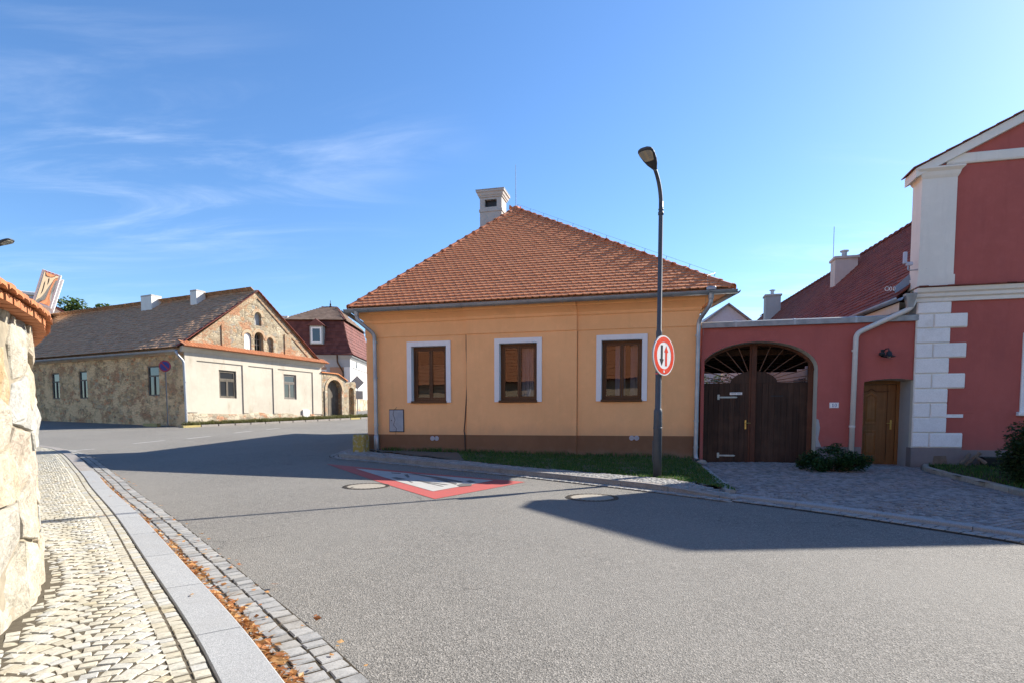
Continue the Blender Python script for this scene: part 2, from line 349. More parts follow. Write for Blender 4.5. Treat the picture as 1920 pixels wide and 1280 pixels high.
def m_paint(name, c, wear=.35):
    k = NT(name); v = k.voro(190.); n = k.noise(6, 8, .72)
    col = k.mix(k.math('MULTIPLY', k.rng(n, .45, .75), wear), c, (.11, .105, .10, 1))
    col = k.mix(k.math('MULTIPLY', k.rng(v.outputs['Distance'], .25, .7), .25), col, tuple(x*.55 for x in c[:3])+(1,))
    k.fin(col, .75, .3, v.outputs['Distance'], .4, .003)
m_paint('paint_red', (.40, .085, .075, 1), .4)
m_paint('paint_white', (.40, .39, .365, 1), .3)
m_paint('paint_line', (.42, .41, .39, 1), .5)
m_paint('paint_grey', (.12, .115, .11, 1), .4)
m_paint('paint_yellow', (.42, .34, .13, 1), .6)
def m_guard():
    k = NT('guard_paint'); n = k.noise(9, 8, .75); n2 = k.noise(16, 6, .7, (1, 1, .4))
    c = k.mix(k.rng(n, .48, .6), (.34, .25, .055, 1), (.38, .36, .30, 1))
    c = k.mix(k.math('MULTIPLY', k.rng(n2, .5, .7), .6), c, (.16, .14, .10, 1))
    k.fin(c, .85, .25, n, .5, .01)
m_guard()
k = NT('field'); n = k.noise(.8, 8, .7); k.fin(k.mix(n, (.05, .07, .02, 1), (.13, .12, .05, 1)), .95, .1)

# ------------------------------------------------------------------ mesh helpers
class MB:
    def __init__(s): s.v = []; s.f = []; s.sm = False
    def add(s, vs, fs, M=None):
        o = len(s.v)
        s.v += [tuple(M @ Vector(p)) for p in vs] if M is not None else [tuple(p) for p in vs]
        s.f += [tuple(i+o for i in f) for f in fs]; return s
    def box(s, a, b, M=None):
        x0, y0, z0 = a; x1, y1, z1 = b
        return s.add([(x0,y0,z0),(x1,y0,z0),(x1,y1,z0),(x0,y1,z0),(x0,y0,z1),(x1,y0,z1),(x1,y1,z1),(x0,y1,z1)],
                     [(0,3,2,1),(4,5,6,7),(0,1,5,4),(1,2,6,5),(2,3,7,6),(3,0,4,7)], M)
    def loft(s, loops, cap0=True, cap1=True, closed=True):
        n = len(loops[0]); o = len(s.v)
        for l in loops: s.v += [tuple(p) for p in l]
        for i in range(len(loops)-1):
            for j in range(n if closed else n-1):
                a = o+i*n+j; b = o+i*n+(j+1) % n
                s.f.append((a, b, b+n, a+n))
        if cap0: s.f.append(tuple(o+j for j in reversed(range(n))))
        if cap1: s.f.append(tuple(o+(len(loops)-1)*n+j for j in range(n)))
        return s
    def tube(s, path, r, n=10, caps=True):
        path = [Vector(p) for p in path]; rs = r if isinstance(r, (list, tuple)) else [r]*len(path)
        loops = []; t0 = (path[1]-path[0]).normalized()
        up = Vector((0, 0, 1)) if abs(t0.z) < .9 else Vector((1, 0, 0))
        a = t0.cross(up).normalized()
        for i, p in enumerate(path):
            t = (path[min(i+1, len(path)-1)] - path[max(i-1, 0)]).normalized()
            a = (a - t*a.dot(t)).normalized(); b = t.cross(a)
            loops.append([p + (a*math.cos(2*math.pi*j/n) + b*math.sin(2*math.pi*j/n))*rs[i] for j in range(n)])
        return s.loft(loops, caps, caps)
    def lathe(s, prof, c=(0, 0, 0), n=16):
        return s.loft([[(c[0]+r*math.cos(2*math.pi*j/n), c[1]+r*math.sin(2*math.pi*j/n), c[2]+z) for j in range(n)] for r, z in prof])
    def prism(s, poly, d, M=None):       # poly in (x, z) plane, extruded along y from d[0] to d[1]
        n = len(poly); vs = [(p[0], d[0], p[1]) for p in poly] + [(p[0], d[1], p[1]) for p in poly]
        fs = [tuple(range(n)), tuple(reversed(range(n, 2*n)))] + [(i, i+n, (i+1) % n + n, (i+1) % n) for i in range(n)]
        return s.add(vs, fs, M)
    def wall(s, outer, holes, y, depth, reveal=True):   # polygon with holes in the xz plane at y, reveals going back
        loops = [outer] + holes; flat_ = [p for l in loops for p in l]
        tris = tessellate_polygon([[Vector((p[0], p[1], 0)) for p in l] for l in loops])
        o = len(s.v); s.v += [(p[0], y, p[1]) for p in flat_]
        s.f += [tuple(o+i for i in t) for t in tris]
        if reveal:
            for l in holes: s.ring(l, y, y+depth)
        return s
    def ring(s, l, y0, y1, closed=True):
        n = len(l); o = len(s.v)
        s.v += [(p[0], y0, p[1]) for p in l] + [(p[0], y1, p[1]) for p in l]
        for i in range(n if closed else n-1): s.f.append((o+i, o+(i+1) % n, o+(i+1) % n+n, o+i+n))
        return s
    def mesh(s, name, mat, smooth=False):
        me = bpy.data.meshes.new(name); me.from_pydata(s.v, [], s.f)
        bm = bmesh.new(); bm.from_mesh(me); bmesh.ops.recalc_face_normals(bm, faces=bm.faces); bm.to_mesh(me); bm.free()
        if mat: me.materials.append(MATS[mat])
        if smooth: me.shade_smooth() if smooth is True else me.shade_smooth()
        me.update(); return me
    def build(s, name, mat, parent=None, smooth=False):
        return link(name, s.mesh(name, mat, smooth), parent)
def link(name, me, parent=None, M=None):
    o = bpy.data.objects.new(name, me); COL.objects.link(o)
    if parent is not None: o.parent = parent
    if M is not None: o.matrix_basis = M
    return o
def tag(o, label=None, cat=None, group=None, kind=None):
    if label: o['label'] = label
    if cat: o['category'] = cat
    if group: o['group'] = group
    if kind: o['kind'] = kind
    return o
def thing(name, loc, rz, label, cat, group=None):
    o = bpy.data.objects.new(name, None); COL.objects.link(o); o.empty_display_size = .2
    o.location = loc; o.rotation_euler = (0, 0, rz); return tag(o, label, cat, group)
def copy_tree(o, parent=None):
    c = o.copy(); COL.objects.link(c); c.parent = parent
    for ch in list(o.children): copy_tree(ch, c)
    return c
def bevel_box(a, b, w=.01):
    """box with chamfered edges, as (verts, faces)"""
    bm = bmesh.new(); bmesh.ops.create_cube(bm, size=1.)
    sx = [b[i]-a[i] for i in range(3)]; c = [(a[i]+b[i])/2 for i in range(3)]
    for v in bm.verts: v.co = Vector((v.co.x*sx[0]+c[0], v.co.y*sx[1]+c[1], v.co.z*sx[2]+c[2]))
    bmesh.ops.bevel(bm, geom=list(bm.edges), offset=w, segments=1, affect='EDGES')
    vs = [tuple(v.co) for v in bm.verts]; bm.verts.index_update(); fs = [tuple(v.index for v in f.verts) for f in bm.faces]
    bm.free(); return vs, fs
class Path:
    def __init__(s, pts, step=.05):
        P = [Vector(p) for p in pts]; P = [P[0]*2-P[1]] + P + [P[-1]*2-P[-2]]; out = []
        for i in range(1, len(P)-2):
            a, b, c, d = P[i-1:i+3]; n = max(2, int((c-b).length/step))
            for j in range(n):
                t = j/n
                out.append(.5*((2*b)+(c-a)*t+(2*a-5*b+4*c-d)*t*t+(3*b-a-3*c+d)*t**3))
        out.append(P[-2]); s.p = out; s.s = [0.]
        for i in range(1, len(out)): s.s.append(s.s[-1]+(out[i]-out[i-1]).length)
        s.len = s.s[-1]
    def at(s, q, c=0.):
        """point at arc length q, c metres to the left; tangent"""
        q = max(0, min(s.len-1e-4, q)); i = int(np.searchsorted(s.s, q, 'right'))-1; i = max(0, min(len(s.p)-2, i))
        t = (q-s.s[i])/max(1e-6, s.s[i+1]-s.s[i])
        j = min(len(s.p)-1, i+4); h = max(0, i-4)
        tan = (s.p[j]-s.p[h]).normalized()
        return s.p[i].lerp(s.p[i+1], t) + Vector((-tan.y, tan.x))*c, tan
def strip(mb, path, s0, s1, cs, zs, step=.25):
    """sweep a cross-section (offset c, height above the road z) along a path"""
    n = max(2, int((s1-s0)/step)); rows = []
    for i in range(n+1):
        q = s0+(s1-s0)*i/n; row = []
        for c, z in zip(cs, zs):
            p, t = path.at(q, c); row.append((p.x, p.y, G(p.x, p.y)+z))
        rows.append(row)
    return mb.loft(rows, False, False, False)
def inside(p, poly):
    c = False; n = len(poly)
    for i in range(n):
        a = poly[i]; b = poly[(i+1) % n]
        if (a[1] > p[1]) != (b[1] > p[1]) and p[0] < (b[0]-a[0])*(p[1]-a[1])/(b[1]-a[1])+a[0]: c = not c
    return c
def clip(poly, conv):
    """Sutherland-Hodgman against a convex counter-clockwise polygon"""
    out = poly
    for i in range(len(conv)):
        a = conv[i]; b = conv[(i+1) % len(conv)]; inp = out; out = []
        d = lambda p: (b[0]-a[0])*(p[1]-a[1])-(b[1]-a[1])*(p[0]-a[0])
        for j in range(len(inp)):
            p = inp[j]; q = inp[(j+1) % len(inp)]; dp, dq = d(p), d(q)
            if dp >= 0: out.append(p)
            if (dp >= 0) != (dq >= 0): t = dp/(dp-dq); out.append((p[0]+(q[0]-p[0])*t, p[1]+(q[1]-p[1])*t))
        if not out: return []
    return out
def emit(parent, name, variants, pieces, mat, extra=None, limit=300, rest=None, smooth=False):
    """pieces: (variant index, Matrix). The ones that show largest become parts of their own, the rest one joined part."""
    pm = Matrix(); q = parent
    while q is not None: pm = q.matrix_basis @ pm; q = q.parent
    def size(pc):
        w = pm @ pc[1].translation
        return (to_px(w)[2] if in_frame(w) else 1e6)
    order = sorted(pieces, key=size)
    mes = []
    for i, (vs, fs) in enumerate(variants):
        m = MB(); m.add(vs, fs); mes.append(m.mesh(name, mat, smooth))
    k = 0
    for pc in order:
        if k >= limit or size(pc) > 1e5: break
        link(name, mes[pc[0]], parent, pc[1]); k += 1
    left = order[k:]
    if left or extra:
        allv = []; allf = []; o = 0
        va = [np.c_[np.array(v, float), np.ones(len(v))] for v, f in variants]
        for vi, M in left:
            allv.append((va[vi] @ np.array(M).T)[:, :3]); allf += [tuple(i+o for i in f) for f in variants[vi][1]]; o += len(va[vi])
        for vs, fs in (extra or []):
            allv.append(np.array(vs, float)); allf += [tuple(i+o for i in f) for f in fs]; o += len(vs)
        me = bpy.data.meshes.new(rest or name); me.from_pydata(np.concatenate(allv).tolist(), [], allf)
        me.materials.append(MATS[mat]); me.update()
        if smooth: me.shade_smooth()
        tag(link(rest or name+'s', me, parent), kind='stuff')
def frame_m(o, x, y, z):
    return Matrix(((x[0], y[0], z[0], o[0]), (x[1], y[1], z[1], o[1]), (x[2], y[2], z[2], o[2]), (0, 0, 0, 1)))
def tile_roof(O, E, U, poly, w, ex, ln, th, tail='round', jit=.006, r=rnd):
    """tiles on a roof plane. O origin, E along the eave, U up the slope, poly the plane's outline in (E, U)."""
    O = Vector(O); E = Vector(E).normalized(); U = Vector(U); U = (U-E*U.dot(E)).normalized(); N = E.cross(U)
    if N.z < 0: N = -N
    area = sum(poly[i][0]*poly[(i+1) % len(poly)][1]-poly[(i+1) % len(poly)][0]*poly[i][1] for i in range(len(poly)))
    if area < 0: poly = poly[::-1]
    g = .002
    if tail == 'round': outl = [(-w/2+g, .035), (-w*.3, .010), (0, 0), (w*.3, .010), (w/2-g, .035), (w/2-g, ln), (-w/2+g, ln)]
    else: outl = [(-w/2+g, 0), (w/2-g, 0), (w/2-g, ln), (-w/2+g, ln)]
    lift = th*ln/ex
    def solid(pts):
        n = len(pts)
        top = [(p[0], p[1], th+lift*(1-p[1]/ln)) for p in pts]; bot = [(p[0], p[1], lift*(1-p[1]/ln)-.002) for p in pts]
        return top+bot, [tuple(range(n))] + [((i+1) % n, i, i+n, (i+1) % n+n) for i in range(n)]
    full = []; extra = []
    xs = [p[0] for p in poly]; ys = [p[1] for p in poly]; row = 0; q = min(ys)-.02
    while q < max(ys)-.03:
        p = min(xs)-w + (w/2 if row % 2 else 0)
        while p < max(xs)+w:
            pl = [(a+p, b+q) for a, b in outl]; cl = clip(pl, poly)
            if len(cl) >= 3:
                dz = r.uniform(-.3, 1)*jit; a = r.uniform(-.012, .012)
                o = O+E*p+U*(q+r.uniform(-.5, .5)*jit)+N*dz
                M = frame_m(o, E*math.cos(a)+U*math.sin(a), U*math.cos(a)-E*math.sin(a), N)
                if all(inside(v, poly) or v[1] < min(ys)+.04 for v in pl) or len(cl) == len(pl) and all(abs(cl[i][0]-pl[i][0]) < 1e-6 for i in range(len(pl))):
                    full.append((0, M))
                else:
                    vs, fs = solid([(a_-p, b_-q) for a_, b_ in cl]); extra.append(([tuple(M @ Vector(v)) for v in vs], fs))
            p += w
        q += ex; row += 1
    return [solid(outl)], full, extra
def arc_pts(cx, cz, rx, rz, a0, a1, n):
    return [(cx+rx*math.cos(a0+(a1-a0)*i/n), cz+rz*math.sin(a0+(a1-a0)*i/n)) for i in range(n+1)]
def rect(u0, u1, z0, z1): return [(u0, z0), (u1, z0), (u1, z1), (u0, z1)]
# ================================================================== ground, road, pavements
mb = MB()
xs = [-900, -300, -120] + [-60+6*i for i in range(21)] + [120, 300, 900]
ys = [-900, -300, -100] + [-20+5*i for i in range(23)] + [150, 300, 900]
mb.v = [(x, y, G(max(-60, min(60, x)), max(-20, min(75, y)))-.22) for y in ys for x in xs]
n = len(xs)
mb.f = [(j*n+i, j*n+i+1, (j+1)*n+i+1, (j+1)*n+i) for j in range(len(ys)-1) for i in range(n-1)]
tag(mb.build('ground', 'field', None, True), kind='structure')
mb = MB(); xs = [-50+.6*i for i in range(125)]; ys = [-14+.6*i for i in range(140)]; n = len(xs)
mb.v = [(x, y, G(x, y)) for y in ys for x in xs]
mb.f = [(j*n+i, j*n+i+1, (j+1)*n+i+1, (j+1)*n+i) for j in range(len(ys)-1) for i in range(n-1)]
road = tag(mb.build('road', 'asphalt', None, True), kind='structure')

def sett_variants(nv=8, r=random.Random(3)):
    out = []
    for _ in range(nv):
        j = lambda a: r.uniform(-a, a)
        base = [(-.5, -.5), (.5, -.5), (.5, .5), (-.5, .5)]
        b = [(x+j(.035), y+j(.035)) for x, y in base]; t = [(x*.87+j(.025), y*.87+j(.025)) for x, y in b]
        m = [(x*.96, y*.96) for x, y in b]
        vs = [(x, y, -1) for x, y in b] + [(x, y, -.13+j(.04)) for x, y in m] + [(x, y, 0+j(.035)) for x, y in t] + [(j(.08), j(.08), .03+j(.02))]
        fs = [(i, (i+1) % 4, (i+1) % 4+4, i+4) for i in range(4)] + [(i+4, (i+1) % 4+4, (i+1) % 4+8, i+8) for i in range(4)] + [(i+8, (i+1) % 4+8, 12) for i in range(4)]
        out.append((vs, fs))
    return out
SV = sett_variants()
def sett(p, z, tang, sx, sy, h=.05, r=rnd):
    """a sett with its top centre at p; tang is its long direction"""
    a = math.atan2(tang[1], tang[0]) + r.uniform(-.05, .05)
    zz = G(p[0], p[1]) + z + r.uniform(-.003, .002)
    M = Matrix.Translation((p[0], p[1], zz)) @ Matrix.Rotation(a, 4, 'Z') @ Matrix.Rotation(r.uniform(-.015, .015), 4, 'X') @ Matrix.Rotation(r.uniform(-.015, .015), 4, 'Y')
    return (r.randrange(len(SV)), M @ Matrix.Diagonal((sx, sy, h, 1)))

# ---- left: pavement of cream setts, granite kerb slabs, sett gutter
KIN = Path([(.35, .10), (-.35, 1.05), (-1.132, 2.091), (-1.559, 2.645), (-2.426, 3.712), (-4.174, 5.848), (-6.1, 8.10), (-8.031, 10.374), (-11.3, 14.0), (-13.4, 15.6), (-18.5, 18.2)])
WALL = Path([(-1.25, .70), (-1.78, 1.60), (-2.31, 2.489), (-2.803, 3.327), (-3.62, 4.22), (-5.32, 5.75), (-9.4, 9.8), (-13.4, 13.4), (-18.6, 16.3)])
def cw(q):                               # pavement width at arc length q
    p, t = KIN.at(q); nrm = Vector((-t.y, t.x)); best = .6; bd = 9
    for w in WALL.p[::3]:
        d = w-p
        if abs(d.dot(t)) < .12 and 0 < d.dot(nrm) < 2.4 and abs(d.dot(t)) < bd: bd = abs(d.dot(t)); best = d.dot(nrm)
    return best
mb = MB(); nst = 80; rows = []
for i in range(nst+1):
    q = KIN.len*i/nst; w = cw(q)+.12; row = []
    for c, z in ((0, -.05), (0, .1165), (w*.5, .1165), (w, .117)):
        p, t = KIN.at(q, c); row.append((p.x, p.y, G(p.x, p.y)+z))
    rows.append(row)
mb.loft(rows, False, False, False)
pav = tag(mb.build('pavement', 'joint_light'), kind='structure')
P = []; S = .063; q = .35; END = KIN.len-.6
widths = {}
def cwq(q):
    k_ = round(q*4)
    if k_ not in widths: widths[k_] = cw(k_/4)
    k2 = k_+1
    if k2 not in widths: widths[k2] = cw(k2/4)
    return widths[k_]
for row, c in enumerate((.036, .106)):   # two courses along the kerb
    q = .3+row*.04
    while q < END:
        L_ = S*rnd.uniform(.95, 1.35); p, t = KIN.at(q+L_/2, c); P.append(sett(p, .121, t, L_-.009, .070-.008)); q += L_
q = .3
while q < END:                           # one course along the wall
    L_ = S*rnd.uniform(.9, 1.3); p, t = KIN.at(q+L_/2, cwq(q)-.045); P.append(sett(p, .118, t, L_-.009, S-.008)); q += L_
q = -.2
while q < END:                           # bowed courses in between
    w = cwq(max(.3, q)); c0, c1 = .142, w-.085; n_ = max(4, round((c1-c0)/(S*1.12))); par = .5*(round(q/(S*1.02)) % 2)
    for j in range(n_+(1 if par else 0)):
        x = (j+.5-par)/n_; ed = par and j in (0, n_)
        if ed: x = .25/n_ if j == 0 else 1-.25/n_
        u = 2*x-1
        c = c0+(c1-c0)*x; qq = q + .17*(1-u*u) + rnd.uniform(-.004, .004)
        if qq < .3 or qq > END: continue
        p, t = KIN.at(qq, c); nrm = Vector((-t.y, t.x))
        d = (nrm*(c1-c0)/2 + t*(-.17*2*u)).normalized()
        ln_ = (c1-c0)/n_*math.hypot(1, .34*u/((c1-c0)/2))*(.5 if ed else 1)
        P.append(sett(p, .121, d, min(ln_, .10)-.009, S*1.02-.010))
    q += S*1.02
emit(pav, 'sett', SV, P, 'sett_cream', rest='setts_beyond')
# kerb
mb = MB(); strip(mb, KIN, 0, KIN.len, (-.005, -.205), (.06, .06)); kerb = tag(mb.build('kerb', 'mortar'), kind='structure')
q = .05; k_ = 0
while q < KIN.len-.6:
    L_ = rnd.uniform(.92, 1.05); n_ = 5; loops = []
    e = .004
    for i in range(n_+1):
        qq = q+e+(L_-2*e)*i/n_; row = []
        for c, z in ((-.002, -.05), (-.002, .122), (-.008, .128), (-.192, .126), (-.2, .118), (-.203, -.05)):
            p, t = KIN.at(qq, c); row.append((p.x, p.y, G(p.x, p.y)+z))
        loops.append(row)
    MB().loft(loops).build('kerb_stone', 'granite' if q < 13 else 'kerb_granite', kerb); q += L_
# gutter
mb = MB(); strip(mb, KIN, 0, KIN.len, (-.2, -.545), (.0165, .0165)); gut = tag(mb.build('gutter', 'joint_sand'), kind='structure')
P = []
for row, c in enumerate((-.258, -.372, -.485)):
    q = .1+row*.05
    while q < KIN.len-.3:
        L_ = rnd.uniform(.085, .12); p, t = KIN.at(q+L_/2, c+rnd.uniform(-.006, .006)); P.append(sett(p, .024, t, L_-.014, .106, .05)); q += L_
emit(gut, 'sett', SV, P, 'sett_grey', rest='setts_beyond')
# dry leaves and straw swept against the kerb
mb = MB(); r = random.Random(8)
for _ in range(5200):
    q = r.uniform(.5, 12.5)
    dens = noise.noise(Vector((q*1.3, 3.1, 0)))*.5+.5 + (.12 if 1.0 < q < 5.2 else -.06)
    if r.random() > (dens-.25)*1.6: continue
    c = -.21-abs(r.gauss(0, .055 if q < 6 else .035))
    p, t = KIN.at(q, c); h = max(0, .055-(-.21-c)*.42)*r.random()*min(1.3, dens*1.3)
    s_ = r.uniform(.008, .020); lg = s_*(r.uniform(1.2, 2.2) if r.random() < .7 else r.uniform(3, 6))
    M = Matrix.Translation((p.x, p.y, G(p.x, p.y)+.026+h)) @ Matrix.Rotation(r.uniform(0, 6.3), 4, 'Z') @ Matrix.Rotation(r.gauss(0, .5), 4, 'X') @ Matrix.Rotation(r.gauss(0, .35), 4, 'Y')
    w_ = s_ if lg < s_*2.5 else .003
    mb.add([(-lg, 0, 0), (0, -w_, .004), (lg, 0, .002), (0, w_, .004)], [(0, 1, 2), (0, 2, 3)], M)
for _ in range(160):                     # single leaves blown further out
    q = r.uniform(.5, 14); p, t = KIN.at(q, r.uniform(-.62, -.25) if r.random() < .8 else r.uniform(-.2, .4))
    inn = KIN.at(q)[0]
    M = Matrix.Translation((p.x, p.y, G(p.x, p.y)+(.032 if (p-inn).dot(Vector((-t.y, t.x))) < -.21 else .135))) @ Matrix.Rotation(r.uniform(0, 6.3), 4, 'Z') @ Matrix.Rotation(r.gauss(0, .2), 4, 'X')
    s_ = r.uniform(.008, .02); mb.add([(-s_*1.5, 0, .002), (0, -s_, 0), (s_*1.5, 0, .003), (0, s_, 0)], [(0, 1, 2), (0, 2, 3)], M)
tag(mb.build('leaf_litter', 'dry_leaf'), 'orange dry leaves and straw drifted along the granite kerb', 'leaves', kind='stuff')

# ---- right: raised pavement in front of the yellow house
RK = Path([(-4.15, 21.), (-4.3, 18.), (-4.52, 16.2), (-4.68, 15.1), (-4.58, 14.35), (-4.187, 13.88), (-2.991, 13.10), (-1.616, 12.08), (-.183, 10.95), (.60, 10.25), (1.461, 9.42), (2.322, 8.50), (2.90, 7.75)])
PB0 = Path([(-3.95, 20.5), (-4.0, 17.5), (-4.12, 15.6), (-3.9, 14.9), (-3.2, 14.30), (-2.0, 13.25), (-.196, 11.75), (1.417, 10.45), (2.414, 9.62), (2.83, 8.95), (3.06, 8.15)])
PB = Path([(-4.3, 14.95), (-3.2, 14.30), (-2.0, 13.25), (-.196, 11.75), (1.417, 10.45), (2.414, 9.62), (2.83, 8.95), (3.06, 8.15)])
def kz(q): return .10 - .062*max(0, min(1, (q-(RK.len-1.4))/1.3))
mb = MB(); rows = []
for i in range(61):
    a, t = RK.at(RK.len*i/60); b, _ = PB0.at(PB0.len*i/60); z = kz(RK.len*i/60)
    rows.append([(p.x, p.y, G(p.x, p.y)+z-.018) for p in (a, a.lerp(b, .5), b)])
mb.loft(rows, False, False, False); pav2 = tag(mb.build('pavement', 'joint_sand'), kind='structure')
P = []
for row in range(14):
    c = .155+row*.082; q = 1.6+row*.03
    while q < RK.len-.15:
        L_ = rnd.uniform(.085, .125); p, t = RK.at(q+L_/2, c)
        best = min(PB0.p[::2], key=lambda w: (w-p).length_squared); i_ = PB0.p.index(best); tt = PB0.p[min(len(PB0.p)-1, i_+3)]-PB0.p[max(0, i_-3)]
        if tt.x*(p.y-best.y)-tt.y*(p.x-best.x) < -.02: P.append(sett(p, kz(q)+.004, t, L_-.016, .082-.012))
        q += L_
emit(pav2, 'sett', SV, P, 'sett_grey', rest='setts_beyond')
mb = MB(); strip(mb, RK, 0, RK.len, (.01, .11), (.02, .02)); k2 = tag(mb.build('kerb', 'mortar'), kind='structure')
q = .02
while q < RK.len-.1:
    L_ = min(rnd.uniform(.85, 1.0), RK.len-q); loops = []; n_ = 5
    for i in range(n_+1):
        qq = q+.005+(L_-.01)*i/n_; zt = kz(qq); row = []
        for c, z in ((0, -.05), (.006, zt-.008), (.016, zt), (.118, zt), (.12, zt-.06), (.12, -.05)):
            p, t = RK.at(qq, c); row.append((p.x, p.y, G(p.x, p.y)+z))
        loops.append(row)
    MB().loft(loops).build('kerb_stone', 'kerb_granite', k2); q += L_
# sett gutter of the right side, along the raised kerb and the driveway
FK = Path([(2.88, 8.0), (3.28, 7.50), (3.62, 7.05), (4.006, 6.45), (4.40, 5.75), (4.665, 5.20), (5.05, 4.2), (5.35, 3.0)])
mb = MB(); strip(mb, RK, 0, RK.len, (.0, -.23), (.009, .009)); strip(mb, FK, .15, FK.len, (.0, -.27), (.009, .009)); gut2 = tag(mb.build('gutter', 'joint_sand'), kind='structure')
P = []
for row, c in enumerate((-.06, -.165)):
    q = .3
    while q < RK.len-.05:
        L_ = rnd.uniform(.10, .15); p, t = RK.at(q+L_/2, c); P.append(sett(p, .018, t, L_-.018, .088)); q += L_
    q = .2
    while q < FK.len:
        L_ = rnd.uniform(.10, .15); p, t = FK.at(q+L_/2, c-.01); P.append(sett(p, .018, t, L_-.02, .10)); q += L_
emit(gut2, 'sett', SV, P, 'sett_grey', rest='setts_beyond')
mb = MB(); strip(mb, FK, 0, FK.len, (.0, .15), (.01, .01)); k3 = tag(mb.build('kerb', 'mortar'), kind='structure')
q = .02
while q < FK.len-.1:
    L_ = min(rnd.uniform(.85, 1.0), FK.len-q); loops = []
    for i in range(6):
        qq = q+.005+(L_-.01)*i/5; row = []
        for c, z in ((0, -.05), (.004, .045), (.012, .052), (.148, .056), (.15, -.05)):
            p, t = FK.at(qq, c); row.append((p.x, p.y, G(p.x, p.y)+z))
        loops.append(row)
    MB().loft(loops).build('kerb_stone', 'granite', k3); q += L_
# edging stones between verge and driveway
k4 = MB(); EDGE = Path([(3.86, 12.6), (3.72, 11.759), (3.35, 9.9), (3.02, 8.25)])
strip(k4, EDGE, 0, EDGE.len, (-.07, .07), (.03, .03)); k4 = tag(k4.build('kerb', 'mortar'), kind='structure')
q = 0
while q < EDGE.len-.2:
    L_ = min(.9, EDGE.len-q); loops = []
    for i in range(5):
        row = []
        for c, z in ((-.07, -.03), (-.068, .085), (-.06, .09), (.06, .09), (.068, .085), (.07, -.03)):
            p, t = EDGE.at(q+.005+(L_-.01)*i/4, c); row.append((p.x, p.y, G(p.x, p.y)+z))
        loops.append(row)
    MB().loft(loops).build('kerb_stone', 'granite', k4); q += L_

# ---- driveway of dark setts laid in segmental arcs
BED = Path([(8.6, 12.25), (8.033, 11.45), (7.578, 10.0), (6.95, 8.05), (6.6, 6.9), (6.3, 5.4), (6.2, 3.0)])
DW = [(3.80, 13.0), (3.72, 11.759), (3.35, 9.9), (3.10, 8.15)] + [tuple(FK.at(FK.len*i/12, .15)[0]) for i in range(1, 13)] + [tuple(BED.at(BED.len*(1-i/14), -.02)[0]) for i in range(15)] + [(8.3, 13.3)]
def DZ(x, y): return G(x, y)+.052
mb = MB(); tri = tessellate_polygon([[Vector((x, y, 0)) for x, y in DW]])
xs = [2.8+.25*i for i in range(26)]; ys = [2.6+.25*i for i in range(46)]; n = len(xs)
mb.v = [(x, y, DZ(x, y)-.020) for y in ys for x in xs]
mb.f = [(j*n+i, j*n+i+1, (j+1)*n+i+1, (j+1)*n+i) for j in range(len(ys)-1) for i in range(n-1) if inside((xs[i]+.125, ys[j]+.125), DW)]
drive = tag(mb.build('driveway', 'soil'), kind='structure')
e1 = Vector((.46, -.888)); e2 = Vector((.888, .46)); o2 = Vector((3.0, 8.0)); P = []
WC = 1.35; S = .083
for a in range(-9, 9):
    for row in range(-60, 90):
        n_ = 15
        for j in range(n_):
            x = (j+.5)/n_; u = 2*x-1
            al = a*WC + WC*x; ac = row*S + .34*(1-u*u) + rnd.uniform(-.006, .006)
            p = o2+e1*al+e2*ac
            if not inside(p, DW): continue
            d = (e1*WC/2 + e2*(-.34*2*u)).normalized()
            P.append(sett(p, .055, d, WC/n_*math.hypot(1, u*.9)*.98-.022, S*.99-.022))
emit(drive, 'sett', SV, P, 'sett_dark', rest='setts_beyond')

# ---- grass verges
def grass(name, region, zf, n, hmin, hmax, mat, label, seed=1, width=.006):
    r = random.Random(seed); mb = MB(); xs_ = [p[0] for p in region]; ys_ = [p[1] for p in region]
    k_ = 0
    while k_ < n:
        x = r.uniform(min(xs_), max(xs_)); y = r.uniform(min(ys_), max(ys_))
        if not inside((x, y), region): continue
        k_ += 1
        cl = noise.noise(Vector((x*2.6, y*2.6, seed)))*.5+.5
        if r.random() > .35+cl: continue
        h = r.uniform(hmin, hmax)*(.45+cl); a = r.uniform(0, 6.3); w_ = width*r.uniform(.6, 1.4); lx, ly = r.gauss(0, .4)*h, r.gauss(0, .4)*h
        z = zf(x, y)-.005; ca, sa = math.cos(a)*w_, math.sin(a)*w_
        mb.v += [(x-ca, y-sa, z), (x+ca, y+sa, z), (x+ca*.6+lx*.4, y+sa*.6+ly*.4, z+h*.6), (x-ca*.6+lx*.4, y-sa*.6+ly*.4, z+h*.6), (x+lx, y+ly, z+h)]
        o = len(mb.v)-5; mb.f += [(o, o+1, o+2, o+3), (o+3, o+2, o+4)]
    return tag(mb.build(name, mat), label, 'grass', kind='stuff')
VERGE = [tuple(PB.at(PB.len*i/16)[0]) for i in range(17)] + [(3.35, 9.9), (3.70, 11.7), (3.9, 13.1), (-4.0, 15.0)]
def VZ(x, y):                            # the verge banks up a little to the wall
    d = ((x+4.03)*.234+(y-15.06)*.972)   # minus: in front of the facade
    return G(x, y)+.09+.05*max(0, 1+d/2.5)
mb = MB(); xs = [-4.6+.2*i for i in range(44)]; ys = [8.+.2*i for i in range(38)]; n = len(xs)
mb.v = [(x, y, VZ(x, y)-.005) for y in ys for x in xs]
mb.f = [(j*n+i, j*n+i+1, (j+1)*n+i+1, (j+1)*n+i) for j in range(len(ys)-1) for i in range(n-1) if inside((xs[i]+.1, ys[j]+.1), VERGE)]
tag(mb.build('verge_soil', 'dirt'), kind='structure')
GR = [p for p in VERGE]
GR2 = [tuple(PB.at(PB.len*i/16)[0]) for i in range(6, 17)] + [(3.35, 9.9), (3.66, 11.7), (3.8, 12.9), (-1.6, 14.35)]
